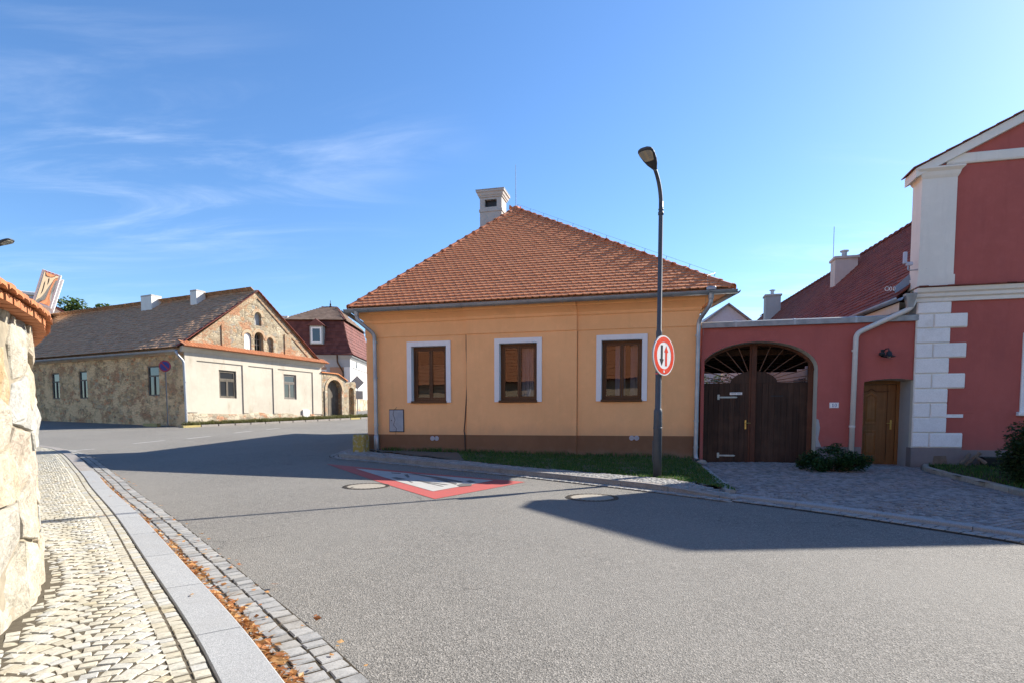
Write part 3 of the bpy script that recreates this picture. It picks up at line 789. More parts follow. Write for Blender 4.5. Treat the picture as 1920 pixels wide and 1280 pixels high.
grass('verge_grass', GR2, VZ, 30000, .018, .052, 'grass_blade', 'short green grass on the verge under the yellow house', 2)
grass('wall_weeds', [(-3.6, 14.7), (3.9, 12.95), (3.9, 13.10), (-3.6, 14.93)], VZ, 1800, .04, .13, 'grass_blade', 'taller weeds growing along the brown plinth of the yellow house', 5)
BEDR = [tuple(BED.at(BED.len*i/14, .1)[0]) for i in range(15)] + [(9.5, 3.0), (13., 9.), (12.5, 11.0), (8.7, 12.1)]
mb = MB(); xs = [6.+.3*i for i in range(26)]; ys = [2.8+.3*i for i in range(34)]; n = len(xs)
def BZ(x, y): return G(x, y)+.125
mb.v = [(x, y, BZ(x, y)-.004) for y in ys for x in xs]
mb.f = [(j*n+i, j*n+i+1, (j+1)*n+i+1, (j+1)*n+i) for j in range(len(ys)-1) for i in range(n-1) if inside((xs[i]+.15, ys[j]+.15), BEDR)]
tag(mb.build('bed_soil', 'soil'), kind='structure')
grass('bed_grass', BEDR, BZ, 22000, .03, .08, 'grass_blade', 'short grass in the bed before the tall red house', 7)
mb = MB(); strip(mb, BED, .1, BED.len, (.0, .11), (.03, .03)); k5 = tag(mb.build('kerb', 'mortar'), kind='structure')
q = .1
while q < BED.len-.2:
    L_ = min(rnd.uniform(.7, .95), BED.len-q); loops = []; jz = rnd.uniform(-.012, .012)
    for i in range(5):
        row = []
        for c, z in ((0, .0), (.008, .115+jz), (.02, .135+jz), (.10, .135+jz), (.11, .12), (.11, .0)):
            p, t = BED.at(q+.01+(L_-.02)*i/4, c+rnd.uniform(-.004, .004)); row.append((p.x, p.y, G(p.x, p.y)+z))
        loops.append(row)
    MB().loft(loops).build('kerb_stone', 'coping_stone', k5); q += L_

# ---- painted markings (children of the road)
def paint(name, poly, mat, lift=.006, sub=None):
    mb = MB()
    if sub is None: sub = .5
    P3 = []
    for i in range(len(poly)):
        a = Vector(poly[i]); b = Vector(poly[(i+1) % len(poly)]); n_ = max(1, int((b-a).length/sub))
        P3 += [a.lerp(b, j/n_) for j in range(n_)]
    tr = tessellate_polygon([[Vector((p.x, p.y, 0)) for p in P3]])
    mb.v = [(p.x, p.y, G(p.x, p.y)+lift) for p in P3]; mb.f = [tuple(t) for t in tr]
    # split long triangles so the sheet follows the camber
    me = mb.mesh(name, mat); bm = bmesh.new(); bm.from_mesh(me)
    for _ in range(3):
        bmesh.ops.subdivide_edges(bm, edges=[e for e in bm.edges if e.calc_length() > .35], cuts=1, use_grid_fill=False)
        bmesh.ops.triangulate(bm, faces=bm.faces)
    for v in bm.verts: v.co.z = G(v.co.x, v.co.y)+lift
    bm.to_mesh(me); bm.free()
    return link(name, me, road)
TA, TB, TC = (-4.341, 12.738), (.064, 9.843), (-1.198, 7.866)
WA, WB, WC_ = (-3.44, 11.86), (-.493, 10.03), (-1.338, 8.63)
paint('warning_triangle', [TA, TC, TB], 'paint_red', .005)
paint('triangle_field', [WA, WC_, WB], 'paint_white', .009)
for poly in [[(-2.546, 11.164), (-2.34, 11.061), (-2.299, 10.918), (-2.502, 11.02)], [(-2.225, 10.814), (-2.166, 10.887), (-2.038, 10.426), (-2.058, 10.343), (-2.148, 10.591)], [(-2.173, 10.922), (-2.056, 10.979), (-1.677, 10.604), (-1.367, 10.278), (-1.0, 9.813), (-1.033, 9.677), (-1.402, 10.1), (-1.691, 10.435), (-2.026, 10.82)], [(-2.365, 10.368), (-2.276, 10.42), (-2.04, 10.149), (-2.183, 10.082)], [(-2.046, 10.085), (-1.835, 9.691), (-1.873, 9.69)], [(-1.91, 10.088), (-1.535, 9.697), (-1.185, 9.383), (-1.268, 9.396), (-1.61, 9.695)], [(-1.823, 9.933), (-1.487, 9.507), (-1.24, 9.187), (-1.276, 9.187), (-1.549, 9.549)], [(-1.625, 10.271), (-1.335, 10.038), (-1.076, 9.558), (-1.079, 9.414), (-1.329, 9.852)], [(-1.065, 9.371), (-0.99, 9.53), (-0.83, 9.504), (-0.811, 9.277), (-0.988, 9.164)], [(-0.969, 9.89), (-0.904, 10.016), (-0.777, 9.772), (-0.874, 9.68)]]:
    paint('running_figure', poly, 'paint_grey', .013)
def dash(a, b, w=.10, mat='paint_line', name='dash_or_light_patch'):
    a = Vector(a); b = Vector(b); t = (b-a).normalized(); n_ = Vector((-t.y, t.x))*w/2
    paint(name, [a+n_, a-n_, b-n_, b+n_], mat, .006)
for a, b in (((-12.03, 17.79), (-11.86, 19.08)), ((-11.55, 19.8), (-11.42, 21.1)), ((-11.45, 22.9), (-11.35, 24.2)), ((-11.2, 25.2), (-11.1, 26.4)), ((-12.3, 14.9), (-11.9, 16.0))): dash(a, b, .11)  # last pair paints a light patch lying in the shadow, not a lane dash
# ================================================================== yellow corner house
def window_part(parent, u0, u1, z0, z1, v, fw, mat, glass, split=2, transom=None, name='window', open_left=False, sash=.045):
    """a window frame in the wall plane at depth v, with its sashes and panes as sub-parts"""
    mb = MB(); d = .07
    mb.box((u0, v, z0), (u0+fw, v+d, z1)); mb.box((u1-fw, v, z0), (u1, v+d, z1))
    mb.box((u0+fw, v+.002, z0), (u1-fw, v+d, z0+fw)); mb.box((u0+fw, v+.002, z1-fw), (u1-fw, v+d, z1))
    zt = z1-fw
    if transom: mb.box((u0+fw, v+.004, transom-fw*.4), (u1-fw, v+d, transom+fw*.4)); zt = transom-fw*.4
    o = mb.build(name, mat, parent)
    a, b = u0+fw, u1-fw
    bays = []
    for i in range(split): bays.append((a+(b-a)*i/split, a+(b-a)*(i+1)/split, z0+fw, zt))
    if transom: bays.append((a, b, transom+fw*.4, z1-fw))
    for i, (p, q, r0, r1) in enumerate(bays):
        if open_left and i == 0: continue
        s_ = sash; y0 = v+.012
        m = MB(); g = .003
        m.box((p+g, y0, r0+g), (p+s_, y0+.05, r1-g)); m.box((q-s_, y0, r0+g), (q-g, y0+.05, r1-g))
        m.box((p+s_, y0+.001, r0+g), (q-s_, y0+.05, r0+s_)); m.box((p+s_, y0+.001, r1-s_), (q-s_, y0+.05, r1-g))
        m.build('sash', mat, o)
        m = MB(); m.add([(p+s_, y0+.022, r0+s_), (q-s_, y0+.022, r0+s_), (q-s_, y0+.022, r1-s_), (p+s_, y0+.022, r1-s_)], [(0, 1, 2, 3)]); m.build('pane', glass, o)
    return o
def half_gutter(mb, a, b, r=.07, n=9, th=.006):
    a = Vector(a); b = Vector(b); t = (b-a).normalized(); s_ = Vector((-t.y, t.x, 0)).normalized(); up = Vector((0, 0, 1))
    pr = [(-math.cos(math.pi*i/n)*r, -math.sin(math.pi*i/n)*r) for i in range(n+1)]
    pr = [(pr[0][0]-.008, .004), (pr[0][0]-.008, .012), (pr[0][0], .008)] + pr[1:] + [(pr[-1][0]-th, pr[-1][1])] + [(x*(1-th/r), y*(1-th/r)) for x, y in reversed(pr[1:-1])]
    mb.loft([[p+s_*x+up*y for x, y in pr] for p in (a, b)])

ANG = math.atan2(-1.93, 8.02); YO = (-4.03, 15.06, 0)
WL = Vector((-.268, .964))               # direction of the side walls in house coordinates
yh = thing('house', YO, ANG, 'single-storey yellow corner house with orange hipped tile roof and three windows', 'house')
LEN = 9.4
FP = [(0, 0), (8.25, 0), (8.25+WL.x*LEN, WL.y*LEN), (WL.x*LEN, WL.y*LEN)]
def offs(poly, d):
    n = len(poly); out = []
    for i in range(n):
        p, a, b = Vector(poly[i]), Vector(poly[i-1]), Vector(poly[(i+1) % n])
        e, f = (p-a).normalized(), (b-p).normalized(); n1, n2 = Vector((e.y, -e.x)), Vector((f.y, -f.x))
        k_ = (n1+n2)/(1+n1.dot(n2)); out.append(tuple(p+k_*d))
    return out
WIN = [(1.14, 2.32), (3.475, 4.66), (5.96, 7.135)]; TR = .12
holes = [rect(a+TR, b-TR, 1.545, 2.975) for a, b in WIN]
mb = MB(); mb.wall([(0, .05), (8.25, .05), (8.25, 3.5), (0, 3.5)], [holes[0], holes[2]] + [rect(2.75, 5.5, .06, 3.2)], 0, .19, False)
for h in (holes[0], holes[2]): mb.ring(h, 0, .19)
for i in (1, 2, 3):
    a, b = FP[i], FP[(i+1) % 4]; mb.add([(a[0], a[1], .05), (b[0], b[1], .05), (b[0], b[1], 3.5), (a[0], a[1], 3.5)], [(0, 1, 2, 3)])
mb.build('wall', 'yellow_plaster', yh)
mb = MB(); mb.wall(rect(2.75, 5.5, .05, 3.23), [holes[1]], -.045, .235)   # slightly projecting middle bay
mb.ring(rect(2.75, 5.5, .05, 3.23), -.045, .03); mb.build('middle_bay', 'yellow_plaster', yh)
mb = MB()
prof = [(.018, 3.225), (.022, 3.232), (.022, 3.56), (.05, 3.585), (.055, 3.64), (.10, 3.69), (.18, 3.75), (.23, 3.77), (.23, 3.90)]
mb.loft([[(x, y, z) for x, y in offs(FP, d)] for d, z in prof], False, True)
mb.build('cornice', 'yellow_plaster', yh)
mb = MB(); mb.loft([[(u, -d-.05, z) for d, z in prof] + [(u, .0, 3.90), (u, .0, 3.225)] for u in (2.75, 5.5)])
mb.build('bay_cornice', 'yellow_plaster', yh)
for (a, b), d in (((-.0, 2.75), .022), ((2.75, 5.5), .066), ((5.5, 8.25), .022)):
    mb = MB(); mb.box((a-(.02 if a == 0 else -.001), -d, -.1), (b+(.02 if b > 8 else -.001), .05, .75)); mb.build('plinth', 'brown_plinth', yh)
for i in (1, 3):
    a, b = FP[i], FP[(i+1) % 4]; o_ = .02 if i == 1 else -.02; mb = MB()
    mb.add([(a[0]+o_, a[1], 0), (b[0]+o_, b[1], 0), (b[0]+o_, b[1], .75), (a[0]+o_, a[1], .75)], [(0, 1, 2, 3)])
    mb.build('side_plinth', 'brown_plinth', yh)
for i, (a, b) in enumerate(WIN):
    v = -.045 if i == 1 else 0.
    m = MB(); z0, z1 = 1.56, 3.095        # painted surround on three sides
    m.box((a, v-.03, z0), (a+TR, v+.01, z1-TR)); m.box((b-TR, v-.03, z0), (b, v+.01, z1-TR)); m.box((a, v-.031, z1-TR), (b, v+.01, z1))
    m.build('window_surround', 'white_trim', yh)
    m = MB(); m.ring([(a+TR+.002, z0), (a+TR+.002, z1-TR-.002), (b-TR-.002, z1-TR-.002), (b-TR-.002, z0)], v-.03, v+.19, False); m.build('window_reveal', 'white_trim', yh)
    w = window_part(yh, a+TR+.004, b-TR-.004, 1.60, 2.97, v+.12, .055, 'frame_wood', 'window_glass', 2, None, 'window', False)
    m = MB(); m.add(*bevel_box((a+TR-.01, v-.055, 1.545), (b-TR+.01, v+.16, 1.60), .008)); m.build('sill', 'frame_wood', w)
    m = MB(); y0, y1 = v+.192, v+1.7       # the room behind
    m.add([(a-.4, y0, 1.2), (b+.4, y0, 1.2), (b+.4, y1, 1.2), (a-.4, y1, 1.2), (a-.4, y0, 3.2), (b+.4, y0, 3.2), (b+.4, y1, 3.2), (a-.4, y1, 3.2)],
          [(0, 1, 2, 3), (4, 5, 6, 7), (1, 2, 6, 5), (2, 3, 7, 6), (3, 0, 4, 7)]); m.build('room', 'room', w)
    def curtain(u0, u1, z0, z1, y, amp=.025, n=40, mat='curtain'):
        m = MB(); vs = []
        for j in range(n+1):
            x = u0+(u1-u0)*j/n; yy = y+amp*math.sin(j*1.3)+amp*.5*math.sin(j*.61+1)
            vs += [(x, yy, z0), (x, yy+.01, z1)]
        m.add(vs, [(2*j, 2*j+2, 2*j+3, 2*j+1) for j in range(n)]); m.build('curtain', mat, w, True)
    if i == 0:
        m = MB()
        for j in range(24):
            z = 1.70+j*.035; m.add([(a+TR+.07, v+.235, z), (b-TR-.07, v+.235, z), (b-TR-.07, v+.262, z+.022), (a+TR+.07, v+.262, z+.022)], [(0, 1, 2, 3)])
        m.build('blind', 'blind', w)
    elif i == 1: curtain(a+.62, b-TR-.04, 1.62, 2.95, v+.30)
    else: curtain(a+.42, a+.66, 1.62, 2.95, v+.30); curtain(b-.40, b-TR-.02, 1.62, 2.95, v+.34)

# roof
EFL, EFR = Vector((-.28, -.36, 3.915)), Vector((8.94, -.36, 3.935)); AP = Vector((2.75, 5.0, 7.97))
w3 = Vector((WL.x, WL.y, 0)); AP2 = AP+w3*.6; EBL, EBR = EFL+w3*10.6, EFR+w3*10.6
mb = MB(); mb.add([EFL, EFR, AP, AP2, EBR, EBL], [(0, 1, 2), (1, 4, 3, 2), (4, 5, 3), (5, 0, 2, 3)])
dn = Vector((0, 0, -.05))
mb.add([EFL+dn, EFR+dn, EBR+dn, EBL+dn], [(0, 1, 2, 3)])
mb.add([EFL, EFR, EFR+dn, EFL+dn, EBL, EBR, EBL+dn, EBR+dn], [(0, 1, 2, 3), (1, 5, 7, 2), (0, 3, 6, 4)])
roof = mb.build('roof', 'tile_old', yh)
def plane_tiles(par, A, B, top, w, ex, ln, th, mat, name='roof_tile', limit=300, **k):
    """tile the roof plane with eave A-B and further corners top"""
    A, B = Vector(A), Vector(B); E = (B-A).normalized(); c = sum((Vector(t) for t in top), Vector())/len(top)
    U = c-A; U = (U-E*U.dot(E)).normalized()
    poly = [(0, 0), ((B-A).length, 0)] + [((Vector(t)-A).dot(E), (Vector(t)-A).dot(U)) for t in top]
    N = E.cross(U)
    if N.z < 0: N = -N
    va, full, extra = tile_roof(A+N*.004, E, U, poly, w, ex, ln, th, **k)
    emit(par, name, va, full, mat, extra, limit, name+'s_beyond')
plane_tiles(roof, EFL, EFR, [AP], .168, .158, .31, .025, 'tile_new', jit=.0035)
plane_tiles(roof, EFR, EBR, [AP2, AP], .185, .168, .33, .016, 'tile_new', 'side_tile', 0)
plane_tiles(roof, EBL, EFL, [AP, AP2], .185, .168, .33, .016, 'tile_new', 'side_tile', 0)
def hip(par, a, b, r0, step, mat, sink=.02):
    a, b = Vector(a), Vector(b); t = (b-a).normalized(); L_ = (b-a).length; s_ = t.cross(Vector((0, 0, 1))).normalized(); up = s_.cross(t)
    n = max(2, round(L_/step)); st = L_/n
    m = MB(); ln = st*1.16; k_ = 8; loops = []
    for x, rr in ((0, r0*1.12), (.035, r0*1.12), (.04, r0), (ln, r0*.86)):
        loops.append([(x, rr*math.cos(math.pi*j/k_), rr*math.sin(math.pi*j/k_)-sink) for j in range(k_+1)] + [(x, (rr-.016)*math.cos(math.pi*j/k_), (rr-.016)*math.sin(math.pi*j/k_)-sink) for j in reversed(range(k_+1))])
    m.loft(loops); me = m.mesh('hip_tile', mat)
    for i in range(n):
        j = rnd.uniform(-.006, .006)
        link('hip_tile', me, par, frame_m(a+t*(st*i-.02)+s_*j, t, s_, up))
hip(roof, EFL+Vector((.02, .02, .03)), AP+Vector((0, 0, .02)), .105, .36, 'tile_hip')
hip(roof, EFR+Vector((-.02, .02, .03)), AP+Vector((0, 0, .02)), .105, .36, 'tile_hip')
hip(roof, AP+Vector((0, 0, .02)), AP2+Vector((0, 0, .02)), .105, .36, 'tile_hip')
m = MB(); m.lathe([(.15, -.05), (.145, .03), (.11, .09), (.05, .125), (.0, .13)], tuple(AP), 14); m.build('apex_cap', 'tile_hip', roof, True)
m = MB(); m.tube([AP+Vector((0, 0, .08)), AP+Vector((-.01, 0, 1.45))], [.012, .007], 6); m.build('lightning_rod', 'zinc', roof)
# lightning wire on posts along the right hip
d = (EFR-AP); pts = []; posts = MB()
for i in range(12):
    p = AP+d*(i/11*.93+.01)+Vector((0, 0, .12)); q = p+Vector((.02, -.015, .07)); posts.tube([p, q], .006, 5); pts.append(q)
posts.build('wire_holder', 'black_metal', roof)
m = MB(); pts += [EFR+Vector((-.55, -.06, .30)), EFR+Vector((-.54, -.14, .05)), Vector((8.38, -.30, 3.8)), Vector((8.36, -.10, 3.45)), Vector((8.36, -.06, 3.0))]
m.tube(pts, .003, 5); m.build('lightning_wire', 'old_zinc', roof)
# gutter, brackets, downpipes
GZ = 3.87
m = MB(); half_gutter(m, (-.36, -.42, GZ-.0), (9.02, -.42, GZ+.02), .072); gt = m.build('gutter', 'old_zinc', yh, True)
m = MB(); half_gutter(m, tuple(Vector((-.37, -.42, GZ))+w3*8), (-.37, -.42, GZ), .072); m.build('side_gutter', 'old_zinc', yh, True)
m = MB(); half_gutter(m, (9.02, -.42, GZ+.02), tuple(Vector((9.02, -.42, GZ))+w3*8), .072); m.build('side_gutter', 'old_zinc', yh, True)
for i in range(11):
    u = .3+i*.82; m = MB(); m.tube([(u, -.42-.078*math.cos(a), GZ+.004-.078*math.sin(a)) for a in [math.pi*j/8 for j in range(9)]], .006, 4); m.build('gutter_bracket', 'old_zinc', gt)
def downpipe(par, pts, r, mat, clips, name='downpipe'):
    P_ = Path3(pts); m = MB(); m.tube(P_, r, 12); o = m.build(name, mat, par, True)
    for p in clips: m = MB(); m.lathe([(r+.002, -.02), (r+.009, -.02), (r+.009, .02), (r+.002, .02)], p, 12); m.build('pipe_clip', mat, o)
    return o
def Path3(pts, n=6):
    P = [Vector(p) for p in pts]; out = []
    for i, p in enumerate(P):
        if 0 < i < len(P)-1:
            a = min(.12, (P[i-1]-p).length*.45); b = min(.12, (P[i+1]-p).length*.45); s_, e = p+(P[i-1]-p).normalized()*a, p+(P[i+1]-p).normalized()*b
            for j in range(n+1):
                t = j/n; out.append(s_*(1-t)**2+p*2*t*(1-t)+e*t*t)
        else: out.append(p)
    return out
dp = downpipe(yh, [(-.03, -.42, 3.82), (-.02, -.42, 3.62), (.29, -.10, 3.30), (.30, -.10, .36), (.33, -.16, .27)], .048, 'zinc', [(.30, -.10, 3.1), (.30, -.10, 1.0), (.30, -.10, 2.2)])
m = MB(); m.lathe([(.052, 0), (.06, .02), (.062, .10), (.085, .16), (.09, .16)], (-.03, -.42, 3.70), 12); m.build('outlet', 'zinc', dp, True)
m = MB(); m.lathe([(.05, 0), (.068, .01), (.062, .45), (.05, .47)], (.30, -.10, .26), 12); m.build('pipe_foot', 'zinc', dp, True)
dp = downpipe(yh, [(8.48, -.42, 3.86), (8.48, -.42, 3.62), (8.25, -.12, 3.32), (8.235, -.12, .30), (8.26, -.16, .22)], .048, 'zinc', [(8.24, -.12, 3.0), (8.237, -.12, 1.1), (8.235, -.12, .5)])
m = MB(); m.lathe([(.052, 0), (.06, .02), (.062, .10), (.085, .16), (.09, .16)], (8.48, -.42, 3.72), 12); m.build('outlet', 'zinc', dp, True)
m = MB(); m.add(*bevel_box((8.38, -.50, 3.90), (8.58, -.40, 3.99), .02)); m.build('overflow_guard', 'zinc', dp)
# chimney
cx, cy = 1.80, 5.60
m = MB(); m.box((cx-.38, cy-.3, 6.3), (cx+.38, cy+.3, 8.110)); ch = m.build('chimney', 'chimney_plaster', yh)
m = MB(); m.loft([[(cx+sx*(.38+d), cy+sy*(.3+d), z) for sx, sy in ((-1, -1), (1, -1), (1, 1), (-1, 1))] for d, z in ((.0, 8.105), (.025, 8.110), (.025, 8.190), (.0, 8.200))]); m.build('band', 'chimney_plaster', ch)
# head with an opening through its front
m = MB(); fr = rect(cx-.38, cx+.38, 8.195, 8.580); ho = rect(cx-.21, cx+.21, 8.260, 8.505)
for yy, s_ in ((cy-.3, 1), (cy+.3, -1)): m.wall(fr, [ho], yy, .12*s_)
for sx in (-.38, .38): m.add([(cx+sx, cy-.3, 8.195), (cx+sx, cy+.3, 8.195), (cx+sx, cy+.3, 8.580), (cx+sx, cy-.3, 8.580)], [(0, 1, 2, 3)])
m.build('head', 'chimney_plaster', ch)
m = MB(); m.box((cx-.30, cy-.16, 8.200), (cx+.30, cy+.16, 8.560)); m.build('flue_dark', 'black_metal', ch)
m = MB(); m.loft([[(cx+sx*(.38+d), cy+sy*(.3+d), z) for sx, sy in ((-1, -1), (1, -1), (1, 1), (-1, 1))] for d, z in ((.0, 8.575), (.03, 8.580), (.035, 8.620), (.06, 8.640), (.08, 8.720), (.11, 8.740), (.11, 8.790), (.09, 8.800))]); m.build('cap', 'chimney_plaster', ch)
m = MB(); m.loft([[(cx+sx*(.38+d), cy+sy*(.3+d), z) for sx, sy in ((-1, -1), (1, -1), (1, 1), (-1, 1))] for d, z in ((.115, 8.792), (.12, 8.820), (.0, 8.860))]); m.build('lead_cap', 'old_zinc', ch)
# meter cabinet, crack, vents
m = MB(); m.add(*bevel_box((.64, -.035, .83), (1.02, .02, 1.375), .006)); cab = m.build('meter_cabinet', 'box_grey', yh)
m = MB(); m.box((.625, -.016, .82), (.641, .01, 1.395)); m.box((1.019, -.016, .82), (1.035, .01, 1.395)); m.box((.625, -.017, 1.376), (1.035, .01, 1.395)); m.box((.625, -.015, .812), (1.035, .01, .829)); m.build('cabinet_frame', 'black_metal', cab)
def wire(name, pts, r, mat, par): m = MB(); m.tube(pts, r, 5); return m.build(name, mat, par)
wire('cable', [(.84, -.02, 1.45), (.77, -.04, 1.37), (.745, -.041, 1.27), (.80, -.041, 1.12), (.75, -.041, 1.0), (.84, -.041, .90), (.82, -.041, .84), (.81, -.03, .75)], .004, 'black_metal', cab)
m = MB(); m.lathe([(.0, 0), (.012, 0), (.012, .02), (0, .02)], (.70, -.045, 1.1), 8); m.build('lock', 'black_metal', cab)
for u, z in ((1.82, .655), (1.935, .655), (6.80, .70), (6.915, .70)):
    m = MB(); loops = []
    for rr, y in ((.058, -.02), (.058, -.034), (.048, -.038), (.044, -.030), (.0, -.030)): loops.append([(u+rr*math.cos(2*math.pi*j/16), y, z+rr*math.sin(2*math.pi*j/16)) for j in range(16)])
    m.loft(loops); vt = m.build('wall_vent', 'vent_plastic', yh)
    m = MB()
    for j in range(4): m.box((u-.036, -.036, z-.028+j*.016), (u+.036, -.031, z-.022+j*.016))
    m.build('louvre', 'sign_grey', vt)
wire('cable', [(2.735, -.012, 3.22), (2.735, -.014, 2.9), (2.75, -.014, 2.5), (2.75, -.014, 2.0), (2.72, -.014, 1.5), (2.69, -.014, 1.1), (2.665, -.014, .85), (2.69, -.036, .74), (2.70, -.036, .35)], .013, 'black_metal', yh)
wire('bay_edge_line', [(5.515, -.01, .30), (5.515, -.01, 3.2)], .004, 'brown_plinth', yh)  # thin brown line down the right edge of the middle bay
# guard stone at the corner
gs = tag(MB().loft([[(sx*(.165+d), sy*(.15+d), z) for sx, sy in ((-1, -.8), (-.8, -1), (.8, -1), (1, -.8), (1, .8), (.8, 1), (-.8, 1), (-1, .8))] for d, z in ((.0, 0), (.0, .40), (-.015, .445), (-.05, .46))]).build('guard_stone', 'guard_paint'), 'squat worn yellow guard stone at the left corner of the yellow house', 'guard stone')
gs.location = (-4.10, 14.66, G(-4.1, 14.66)+.085); gs.rotation_euler = (0, 0, ANG)
# ================================================================== red gate wall between the houses
gw = thing('gate_wall', YO, ANG, 'dark red gate wall with arched wooden gate and brown door', 'gate wall')
GU0, GU1 = 8.33, 12.60
def arch_z(u): return 2.23+.615*math.sqrt(max(0., 1-((u-9.53)/1.22)**2))
UL = 8.40
arch = [(10.75, .0)] + [(9.53+1.22*math.cos(a), 2.23+.615*math.sin(a)) for a in [math.pi*i/28 for i in range(26)] if 9.53+1.22*math.cos(a) > UL] + [(UL, arch_z(UL)), (UL, .0)]
door_o = [(12.585, 0.), (12.585, 1.955), (12.35, 1.985), (12.1, 1.985), (11.85, 1.965), (11.66, 1.925), (11.66, 0.)]
outer = [(GU0, .0)] + list(reversed(arch)) + list(reversed(door_o)) + [(GU1, .0), (GU1, 3.17), (GU0, 3.17)]
m = MB(); m.wall(outer, [], 0, 0); m.add([(GU0, 0, 3.17), (GU1, 0, 3.17), (GU1, .62, 3.17), (GU0, .62, 3.17), (GU0, .62, 0), (GU0, 0, 0), (GU1, .62, 2.0), (GU0, .62, 2.9), (GU1, .62, 2.9)], [(0, 1, 2, 3), (0, 3, 4, 5)])
m.wall(outer, [], .62, 0); m.build('wall', 'red_plaster', gw)
m = MB(); m.ring(arch, -.004, .62, False); m.build('arch_reveal', 'cream_reveal', gw)
m = MB(); m.ring([(p[0], max(p[1], .56)) for p in door_o if p[1] > 0] + [], -.004, .62, False); m.add([(12.585, -.004, .5), (12.585, .62, .5), (12.585, .62, 1.955), (12.585, -.004, 1.955), (11.66, -.004, .5), (11.66, .62, .5), (11.66, .62, 1.925), (11.66, -.004, 1.925)], [(0, 1, 2, 3), (4, 5, 6, 7)]); m.build('door_reveal', 'cream_reveal', gw)
m = MB(); m.box((12.575, .0, 0), (12.60, .62, .54)); m.build('reveal_plinth', 'grey_plinth', gw)
m = MB(); m.box((10.752, -.025, 0), (11.64, .1, .54)); m.build('plinth', 'grey_plinth', gw)
m = MB(); m.prism([(10.752, .54), (10.752, 1.15), (10.80, 1.12), (10.83, .95), (10.80, .7), (10.86, .54)], (-.006, .02)); m.build('bare_patch', 'grey_wall', gw)
# sheet-metal coping
m = MB(); m.loft([[(u, -.07, 3.16), (u, -.075, 3.165), (u, -.075, 3.275), (u, -.02, 3.30), (u, .68, 3.34), (u, .70, 3.22), (u, .68, 3.22), (u, .66, 3.30), (u, -.05, 3.265), (u, -.055, 3.165)] for u in (GU0-.01, GU1+.02)]); cop = m.build('coping', 'old_zinc', gw)
for u in (9.05, 10.25, 11.45):
    m = MB(); m.loft([[(u+x, -.079, 3.162), (u+x, -.079, 3.28), (u+x, -.02, 3.308), (u+x, .66, 3.348), (u+x, .66, 3.335), (u+x, -.02, 3.295)] for x in (-.02, .02)]); m.build('seam', 'zinc', cop)
# the double gate
GV = .33
def leaf(u0, u1, label=None):
    m = MB(); m.box((u0, GV+.03, 1.80), (u1, GV+.075, 1.965)); m.box((u0, GV+.03, .10), (u1, GV+.075, .28)); o = m.build('gate_leaf', 'gate_wood', gw)
    n = 9; w = (u1-u0)/n
    for i in range(n):
        m = MB(); m.add(*bevel_box((u0+w*i+.0004, GV-.002+rnd.uniform(0, .006), .105+rnd.uniform(0, .012)), (u0+w*(i+1)-.0004, GV+.03, 1.955+rnd.uniform(-.006, .006)), .005)); m.build('plank', 'gate_wood', o)
    return o
ll = leaf(UL+.01, 9.44); rl = leaf(9.56, 10.735)
m = MB(); m.add(*bevel_box((9.44, GV-.045, .09), (9.555, GV+.05, 2.83), .01)); m.add(*bevel_box((9.405, GV-.02, .09), (9.44, GV+.045, 2.80), .005)); m.build('mullion', 'gate_beam', gw)
m = MB(); m.add(*bevel_box((10.64, GV-.01, .09), (10.745, GV+.06, 2.45), .008)); m.build('jamb_post', 'gate_beam', gw)
# half-round hub and radiating bars
m = MB(); pr = [(9.5+.50*math.cos(a), 1.955+.27*math.sin(a)) for a in [math.pi*i/20 for i in range(21)]]; m.prism(pr, (GV+.0, GV+.04)); hub = m.build('fan_hub', 'gate_wood', gw)
for k_ in (4, 13, 24, 36, 50, 64, 76, 104, 116, 130, 144, 156, 167, 176):
    a = math.radians(k_); p = (9.5+.48*math.cos(a), 1.955+.26*math.sin(a)); t = 0.
    while t < 2.2:
        q = (p[0]+math.cos(a)*t, p[1]+math.sin(a)*.62*t)
        if q[0] > 10.70 or q[0] < UL+.02 or q[1] > arch_z(q[0])-.01: break
        t += .02
    m = MB(); m.tube([(p[0], GV+.02, p[1]), (q[0], GV+.02, q[1])], .010, 6); m.build('fan_bar', 'fan_paint', gw)
am = [(x, z) for x, z in arch if z > 2.2]; m = MB()
m.loft([[(x+d, y, z-e) for d, e, y in ((0, .004, GV-.03), (0, .004, GV+.07), (-(x-9.53)*.035, .05, GV+.07), (-(x-9.53)*.035, .05, GV-.03))] for x, z in am]); m.build('arch_frame', 'gate_beam', gw)
for u, ue, z in ((8.72, 9.13, 1.64), (8.735, 9.11, .30)):
    m = MB(); m.add(*bevel_box((u, GV-.022, z-.055), (u+.05, GV-.001, z+.065), .004)); m.prism([(u+.05, z-.018), (ue, z-.018), (ue+.03, z), (ue, z+.018), (u+.05, z+.018)], (GV-.012, GV-.001))
    h = m.build('hinge', 'hinge_white', ll)
m = MB(); m.add(*bevel_box((8.99, GV-.012, 1.695), (9.26, GV-.001, 1.75), .003)); nb = m.build('notice_plate', 'sign_white', gw)
m = MB()
for x, n_ in ((9.015, 7), (9.15, 5)):
    for j in range(n_): m.box((x+j*.0165, GV-.0135, 1.712), (x+j*.0165+.011, GV-.0122, 1.738))
m.build('faint_lettering', 'sign_grey', nb)
def handle(par, u, v, z, s=1):
    m = MB(); m.add(*bevel_box((u-.02, v-.012, z-.11), (u+.02, v, z+.10), .005)); m.tube([(u, v-.01, z+.03), (u, v-.06, z+.03), (u-.10*s, v-.065, z+.028)], .010, 8); m.lathe([(.0, 0), (.012, 0), (.012, .01), (0, .01)], (u, v-.014, z-.05), 8); return m.build('handle', 'brass', par)
handle(gw, 9.345, GV-.001, 1.02, -1)
